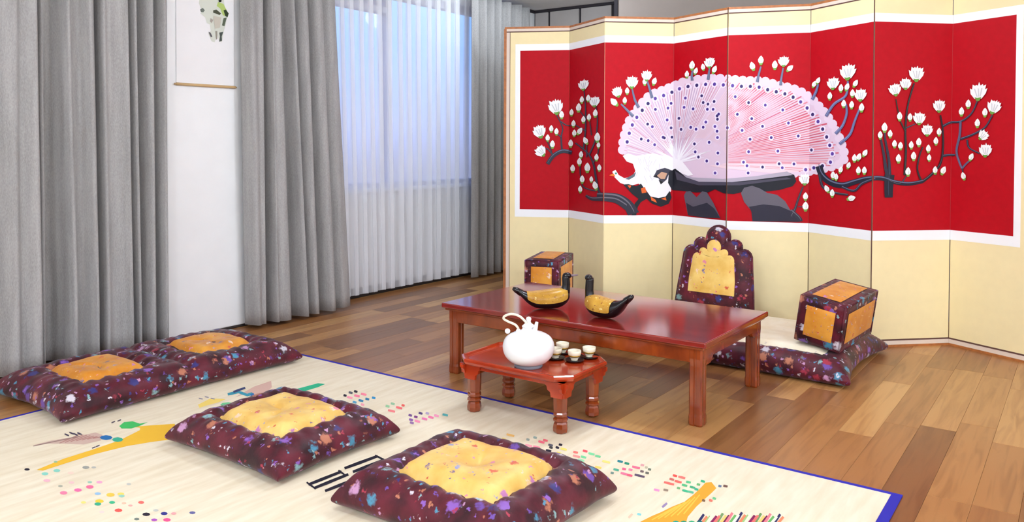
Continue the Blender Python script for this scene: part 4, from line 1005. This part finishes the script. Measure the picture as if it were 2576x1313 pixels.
# ================================================================ LOW TABLE
tu0, tu1, tv0, tv1, th_ = 2.498, 3.132, 1.006, 2.140, .289
tb = empty('low_table', 'long low dark red lacquered table holding two wooden ducks', 'table', ((tu0+tu1)/2, (tv0+tv1)/2, 0))
hx, hy = (tu1-tu0)/2, (tv1-tv0)/2
MB().bevbox(-hx, hx, -hy, hy, th_-.020, th_, .004, 3).build('tabletop', M['redtop'], tb)
MB().bevbox(-hx+.010, hx-.010, -hy+.010, hy-.010, th_-.030, th_-.020, .004, 2).build('moulding', M['redwood'], tb)
ai = .022
def apron_long(sgn):
    x0 = sgn*(hx-ai); m = MB(); m.bevbox(min(x0, x0-sgn*.016), max(x0, x0-sgn*.016), -hy+.05, hy-.05, th_-.078, th_-.030, .003); return m
for sgn in (-1, 1): apron_long(sgn).build('apron', M['redwood'], tb)
for sgn in (-1, 1):
    y0 = sgn*(hy-ai); x_ = hx-.05
    prof = [(-x_, th_-.030), (x_, th_-.030), (x_, th_-.088), (x_-.04, th_-.088)] + [(x_-.04-.03*math.sin(k/6*math.pi/2), th_-.088+.022*(1-math.cos(k/6*math.pi/2))) for k in range(1, 7)]
    prof += [(-a, b2) for a, b2 in prof[::-1][:7]] + [(-x_, th_-.088)]
    MB().prism(prof, min(y0, y0-sgn*.016), max(y0, y0-sgn*.016), 'y').build('apron', M['redwood'], tb)
for sx in (-1, 1):
    for sy in (-1, 1):
        x_, y_ = sx*(hx-.045), sy*(hy-.045); q = .0245
        m = MB()
        # grooved square leg: plus-shaped section with softened corners, slightly flared foot
        sec = [(-q, -q+.006), (-q+.006, -q), (-.005, -q), (-.003, -q+.003), (.003, -q+.003), (.005, -q), (q-.006, -q), (q, -q+.006), (q, -.005), (q-.003, -.003), (q-.003, .003), (q, .005), (q, q-.006), (q-.006, q), (.005, q), (.003, q-.003), (-.003, q-.003), (-.005, q), (-q+.006, q), (-q, q-.006), (-q, .005), (-q+.003, .003), (-q+.003, -.003), (-q, -.005)]
        zs = [(0, .90), (.006, 1.0), (.03, 1.0), (.04, .94), (.20, .94), (.225, 1.0), (th_-.030, 1.0)]
        vs = []; fs = []; n_ = len(sec)
        for z_, k in zs:
            vs += [(x_+a*k, y_+b2*k, z_) for a, b2 in sec]
        for r_ in range(len(zs)-1):
            fs += [(r_*n_+i, r_*n_+(i+1) % n_, (r_+1)*n_+(i+1) % n_, (r_+1)*n_+i) for i in range(n_)]
        fs += [tuple(range(n_))[::-1], tuple((len(zs)-1)*n_+i for i in range(n_))]
        m.add(vs, fs); m.build('leg', M['redwood'], tb)

# ================================================================ SMALL TEA TABLE
sh_ = .189
su0, su1, sv0, sv1 = 2.150, 2.460, 1.325, 1.785
tt = empty('tea_table', 'small red wooden tea table with cut corners, carrying the white kettle', 'table', ((su0+su1)/2, (sv0+sv1)/2, .0032))
sx_, sy_ = (su1-su0)/2, (sv1-sv0)/2; cc = .046
def oct_(a, b_, c): return [(-a+c, -b_), (a-c, -b_), (a, -b_+c), (a, b_-c), (a-c, b_), (-a+c, b_), (-a, b_-c), (-a, -b_+c)]
def loft(levels, closed=True):
    vs = []; fs = []; n_ = 8
    for a, b_, c, z_ in levels: vs += [(p[0], p[1], z_) for p in oct_(a, b_, c)]
    for r_ in range(len(levels)-1): fs += [(r_*n_+i, r_*n_+(i+1) % n_, (r_+1)*n_+(i+1) % n_, (r_+1)*n_+i) for i in range(n_)]
    fs += [tuple(range(n_))[::-1], tuple((len(levels)-1)*n_+i for i in range(n_))]
    return MB().add(vs, fs)
loft([(sx_-.014, sy_-.014, cc, sh_-.020), (sx_-.004, sy_-.004, cc, sh_-.014), (sx_, sy_, cc, sh_-.006), (sx_, sy_, cc, sh_+.002), (sx_-.004, sy_-.004, cc, sh_+.005), (sx_-.010, sy_-.010, cc, sh_+.004), (sx_-.014, sy_-.014, cc, sh_-.003), (sx_-.016, sy_-.016, cc, sh_-.004)]).build('tray_top', M['trayred'], tt)
for sx in (-1, 1):
    for sy in (-1, 1):
        x_, y_ = sx*(sx_-.052), sy*(sy_-.052)
        top_z = sh_-.020
        m = MB(); q = .0235
        # octagonal turned leg: square shaft, rings, bulb foot
        prof = [(q*.86, 0), (q*1.04, .004), (q*1.08, .016), (q*.98, .030), (q*.84, .036), (q*1.06, .040), (q*1.06, .046), (q*.86, .050), (q*1.02, .056), (q*1.02, .063), (q*.92, .068), (q*1.0, .074), (q*1.05, .120), (q*1.05, top_z)]
        m.lathe(prof, 8, (x_, y_, 0), False); m.bevbox(x_-q*1.12, x_+q*1.12, y_-q*1.12, y_+q*1.12, top_z-.034, top_z, .002)
        lg = m.build('leg', M['redwood'], tt)
        # bracket: stepped wings on both sides
        b2 = MB()
        for ax in (0, 1):
            w2 = .044; pts_ = [(-w2, top_z), (w2, top_z), (w2, top_z-.014), (w2*.86, top_z-.018), (w2*.80, top_z-.030), (w2*.55, top_z-.036), (q*.9, top_z-.052), (-q*.9, top_z-.052), (-w2*.55, top_z-.036), (-w2*.80, top_z-.030), (-w2*.86, top_z-.018), (-w2, top_z-.014)]
            if ax == 0: b2.prism([(x_+a, z_) for a, z_ in pts_], y_+sy*q*.9-.006, y_+sy*q*.9+.004, 'y')
            else: b2.prism([(y_+a, z_) for a, z_ in pts_], x_+sx*q*.9-.006, x_+sx*q*.9+.004, 'x')
        b2.build('bracket', M['trayred'], tt)
for sgn in (-1, 1):
    MB().bevbox(-sx_+.06, sx_-.06, sgn*(sy_-.034)-.005, sgn*(sy_-.034)+.005, sh_-.036, sh_-.020, .002).build('apron', M['trayred'], tt)
    MB().bevbox(sgn*(sx_-.034)-.005, sgn*(sx_-.034)+.005, -sy_+.06, sy_-.06, sh_-.036, sh_-.020, .002).build('apron', M['trayred'], tt)

# ================================================================ KETTLE
TZ = sh_-.0006
kp = on_z(1328, 912, TZ)
kp = Vector((2.243-.0157, 1.500+.0217, TZ))
ke = empty('kettle', 'round white ceramic kettle with a white bail handle on the tea table', 'kettle', kp)
prof = [(.042, .010), (.060, .018), (.078, .036), (.0865, .058), (.0855, .080), (.076, .098), (.058, .110), (.038, .117), (.024, .124), (.019, .134)]
prof = [(max(.002, a), b_) for a, b_ in catmull(prof, 5)]
MB().lathe(prof, 64).build('body', M['ceramic'], ke)
MB().lathe([(.046, 0), (.048, .003), (.046, .011), (.040, .012)], 32).build('foot', M['greyfoot'], ke)
MB().lathe([(.022, .133), (.0225, .137), (.016, .142), (.009, .147), (.007, .153), (.0095, .160), (.007, .166), (.002, .168)], 28).build('lid', M['ceramic'], ke)
# handle leans to camera-left: lateral axis
ax = _r0.copy(); ay = _rot @ Vector((0, 1, 0))
def KP(l_, d_, z_): return ax*l_ + ay*d_ + Vector((0, 0, z_))
hd = catmull([tuple(KP(*p)) for p in ((-.006, -.02, .150), (-.030, -.015, .172), (-.058, -.006, .178), (-.080, .0, .170), (-.084, .004, .160), (-.070, .008, .150), (-.045, .012, .138), (-.034, .015, .124))], 6)
MB().tube(hd, .0042, 8).build('bail_handle', M['string'], ke)
for l_, d_, z_ in ((-.034, .015, .114), (-.010, -.02, .140)):
    p = KP(l_, d_, z_); MB().lathe(catmull([(.002, -.006), (.007, -.004), (.009, .002), (.006, .008), (.002, .010)], 3), 20, p).build('lug', M['ceramic'], ke)
spt = [tuple(KP(*p)) for p in ((.012, -.02, .108), (.020, -.024, .126), (.024, -.026, .142), (.027, -.027, .156))]
MB().tube(catmull(spt, 5), [.010-.0048*k/15 for k in range(16)], 10).build('spout', M['ceramic'], ke)
p = KP(-.071, .01, .116); MB().lathe(catmull([(.002, -.008), (.007, -.0055), (.0095, .001), (.007, .007), (.002, .0095)], 3), 20, p).build('handle_ring', M['ceramic'], ke)

# ================================================================ CUPS on saucers
def cup_set(x, y, n_, lab_c, lab_s):
    p = on_z(x, y, TZ)
    if n_ == 0:
        pass
    s_ = empty('saucer', lab_s, 'saucer', (p.x, p.y, TZ), group='dark saucers on the tea table')
    MB().lathe([(.018, 0), (.030, .003), (.034, .0065), (.0345, .008), (.031, .0065), (.018, .004), (.004, .004)], 28).build('dish', M['black_lacquer'], s_)
    c = empty('tea_cup', lab_c, 'cup', (p.x, p.y, TZ+.0043), group='cream tea cups on the tea table')
    MB().lathe([(.011, 0), (.0125, .002), (.011, .004), (.018, .012), (.0225, .022), (.0235, .034), (.0225, .0345), (.0212, .024), (.016, .012), (.003, .008)], 28).build('bowl', M['ceramic_cream'], c)
    MB().lathe([(.0190, .0130), (.0206, .0160), (.0220, .0195), (.0216, .0195), (.0186, .0130)], 28).build('gold_rim_band', M['goldband'], c)
    MB().lathe([(.001, .0200), (.0198, .0200), (.0198, .0205), (.001, .0206)], 20).build('tea', M['tea'], c)
    return c
cup_set(1415, 889, 1, 'cream tea cup farthest back, just right of the kettle', 'dark saucer farthest back, just right of the kettle')
cup_set(1445, 909, 2, 'cream tea cup nearest the front edge of the tea table', 'dark saucer nearest the front edge of the tea table')
cup_set(1482, 900, 3, 'cream tea cup at the far right of the tea table', 'dark saucer at the far right of the tea table')
cup_set(1397, 903, 4, 'cream tea cup half hidden behind the kettle', 'dark saucer half hidden behind the kettle')

# ================================================================ DUCKS
def duck(label, base, heading, neck_h, Ld, tail_up, head_turn=0, neck_lean=0.0, sc2=1.0):
    """heading: unit vector in the room from tail to breast"""
    ang = math.atan2(heading.y, heading.x)
    t_ = empty('wooden_duck', label, 'figurine', base, (0, 0, ang), 'pair of lacquered wooden wedding ducks')
    bz = 1.28
    # hull sections along x: (x, half width, z bottom, z top)
    half = Ld/2
    secs = [(-1.0, .004, .052+tail_up, .060+tail_up), (-.86, .018, .040+tail_up*.8, .058+tail_up*.85), (-.62, .030, .018+tail_up*.3, .052+tail_up*.45), (-.35, .040, .002, .052+tail_up*.1), (0, .046, 0, .056), (.35, .045, 0, .060), (.62, .038, .004, .062), (.82, .026, .016, .060), (.93, .010, .032, .052)]
    secs = [(a, w9, zb*bz, zt9*bz) for a, w9, zb, zt9 in secs]
    nS = 20; vs = []; fs = []
    for x_, hw, zb, zt_ in secs:
        for k in range(nS):
            a = 2*math.pi*k/nS; yy = math.cos(a); zz = math.sin(a)
            yy = math.copysign(abs(yy)**.8, yy)
            vs.append((x_*half, yy*hw, (zb+zt_)/2 + zz*(zt_-zb)/2))
    for i in range(len(secs)-1):
        fs += [(i*nS+k, i*nS+(k+1) % nS, (i+1)*nS+(k+1) % nS, (i+1)*nS+k) for k in range(nS)]
    fs += [tuple(range(nS))[::-1], tuple((len(secs)-1)*nS+k for k in range(nS))]
    o = MB().add(vs, fs, smooth=True).build('body', M['black_lacquer'], t_)
    md = o.modifiers.new('smooth', 'SUBSURF'); md.levels = 1; md.render_levels = 1
    # gold back and wings: upper shell, slightly proud
    vs = []; fs = []; nn = 12
    gs = [s for s in secs[(3 if tail_up > .01 else 2):8]]
    for x_, hw, zb, zt_ in gs:
        e_ = 1.035
        for k in range(nn+1):
            a = R(-18 + 216*k/nn); yy = math.cos(a); yy = math.copysign(abs(yy)**.8, yy)
            vs.append((x_*half, yy*hw*e_*1.03, (zb+zt_)/2 + math.sin(a)*(zt_-zb)/2*e_+.0015))
    for i in range(len(gs)-1): fs += [(i*(nn+1)+k, i*(nn+1)+k+1, (i+1)*(nn+1)+k+1, (i+1)*(nn+1)+k) for k in range(nn)]
    o = MB().add(vs, fs, smooth=True).build('wings', M['duck_gold'], t_)
    md = o.modifiers.new('smooth', 'SUBSURF'); md.levels = 1; md.render_levels = 1
    # neck
    nx_ = half*.74
    MB().tube([(nx_, 0, .060), (nx_+.004, 0, .076), (nx_+.004+neck_lean*.4, 0, .095), (nx_+neck_lean*.8, 0, neck_h-.016), (nx_+neck_lean, 0, neck_h-.008)], [.022, .018, .0165, .0158, .0150], 14).build('neck', M['black_lacquer'], t_)
    # head
    hx_, hz = nx_+neck_lean+.004, neck_h-.008
    ca, sa = math.cos(head_turn), math.sin(head_turn)
    def hp(a, b_, c): return (hx_+a*ca-b_*sa, a*sa+b_*ca, hz+c)
    hvs = MB().lathe(catmull([(.002, -.019), (.010, -.015), (.0145, -.004), (.0145, .006), (.009, .014), (.002, .016)], 3), 20, (0, 0, 0))
    hv = [(z_*1.0, x_, y_*.85) for x_, y_, z_ in hvs.v]
    h2 = MB().add([hp(*v) for v in hv], hvs.f, smooth=True); h2.build('head', M['black_lacquer'], t_)
    bl = MB(); sec = []
    for k, (a, wy, wz) in enumerate(((.012, .0075, .0065), (.024, .0065, .0040), (.036, .0075, .0028), (.044, .0045, .0018))):
        for q in range(10):
            t2 = 2*math.pi*q/10; sec.append(hp(a, wy*math.cos(t2), wz*math.sin(t2)+.001*k-.001))
    fs = [(i*10+q, i*10+(q+1) % 10, (i+1)*10+(q+1) % 10, (i+1)*10+q) for i in range(3) for q in range(10)] + [tuple(range(10))[::-1], tuple(30+q for q in range(10))]
    bl.add(sec, fs, smooth=True).build('bill', M['bill'], t_)
    # tail tip
    MB().tube([(-half*.80, 0, (.046+tail_up*.85)*bz), (-half*1.0, 0, (.056+tail_up)*bz), (-half*1.10, 0, (.060+tail_up*1.1)*bz)], [.014, .011, .006], 10).build('tail', M['black_lacquer'], t_)
    return t_
fr = lambda a, b_: (_rot @ Vector((a, b_, 0))).normalized()
pA = on_z(1368, 776, th_)
duck('black and gold wooden duck on the left of the table, bill pointing right', (pA.x, pA.y, th_), fr(1, .12), .137, .225, .004, R(4), .006)
pB = on_z(1527, 800, th_)
duck('black and gold wooden duck on the right, its raised tail towards the camera', (pB.x, pB.y, th_), fr(-.60, .52), .150, .205, .014, R(-48), .004)

# ================================================================ scale the working units to metres
for me in bpy.data.meshes:
    me.transform(Matrix.Scale(S, 4))
for o in bpy.data.objects:
    if o.type in ('MESH', 'EMPTY'): o.location = o.location*S
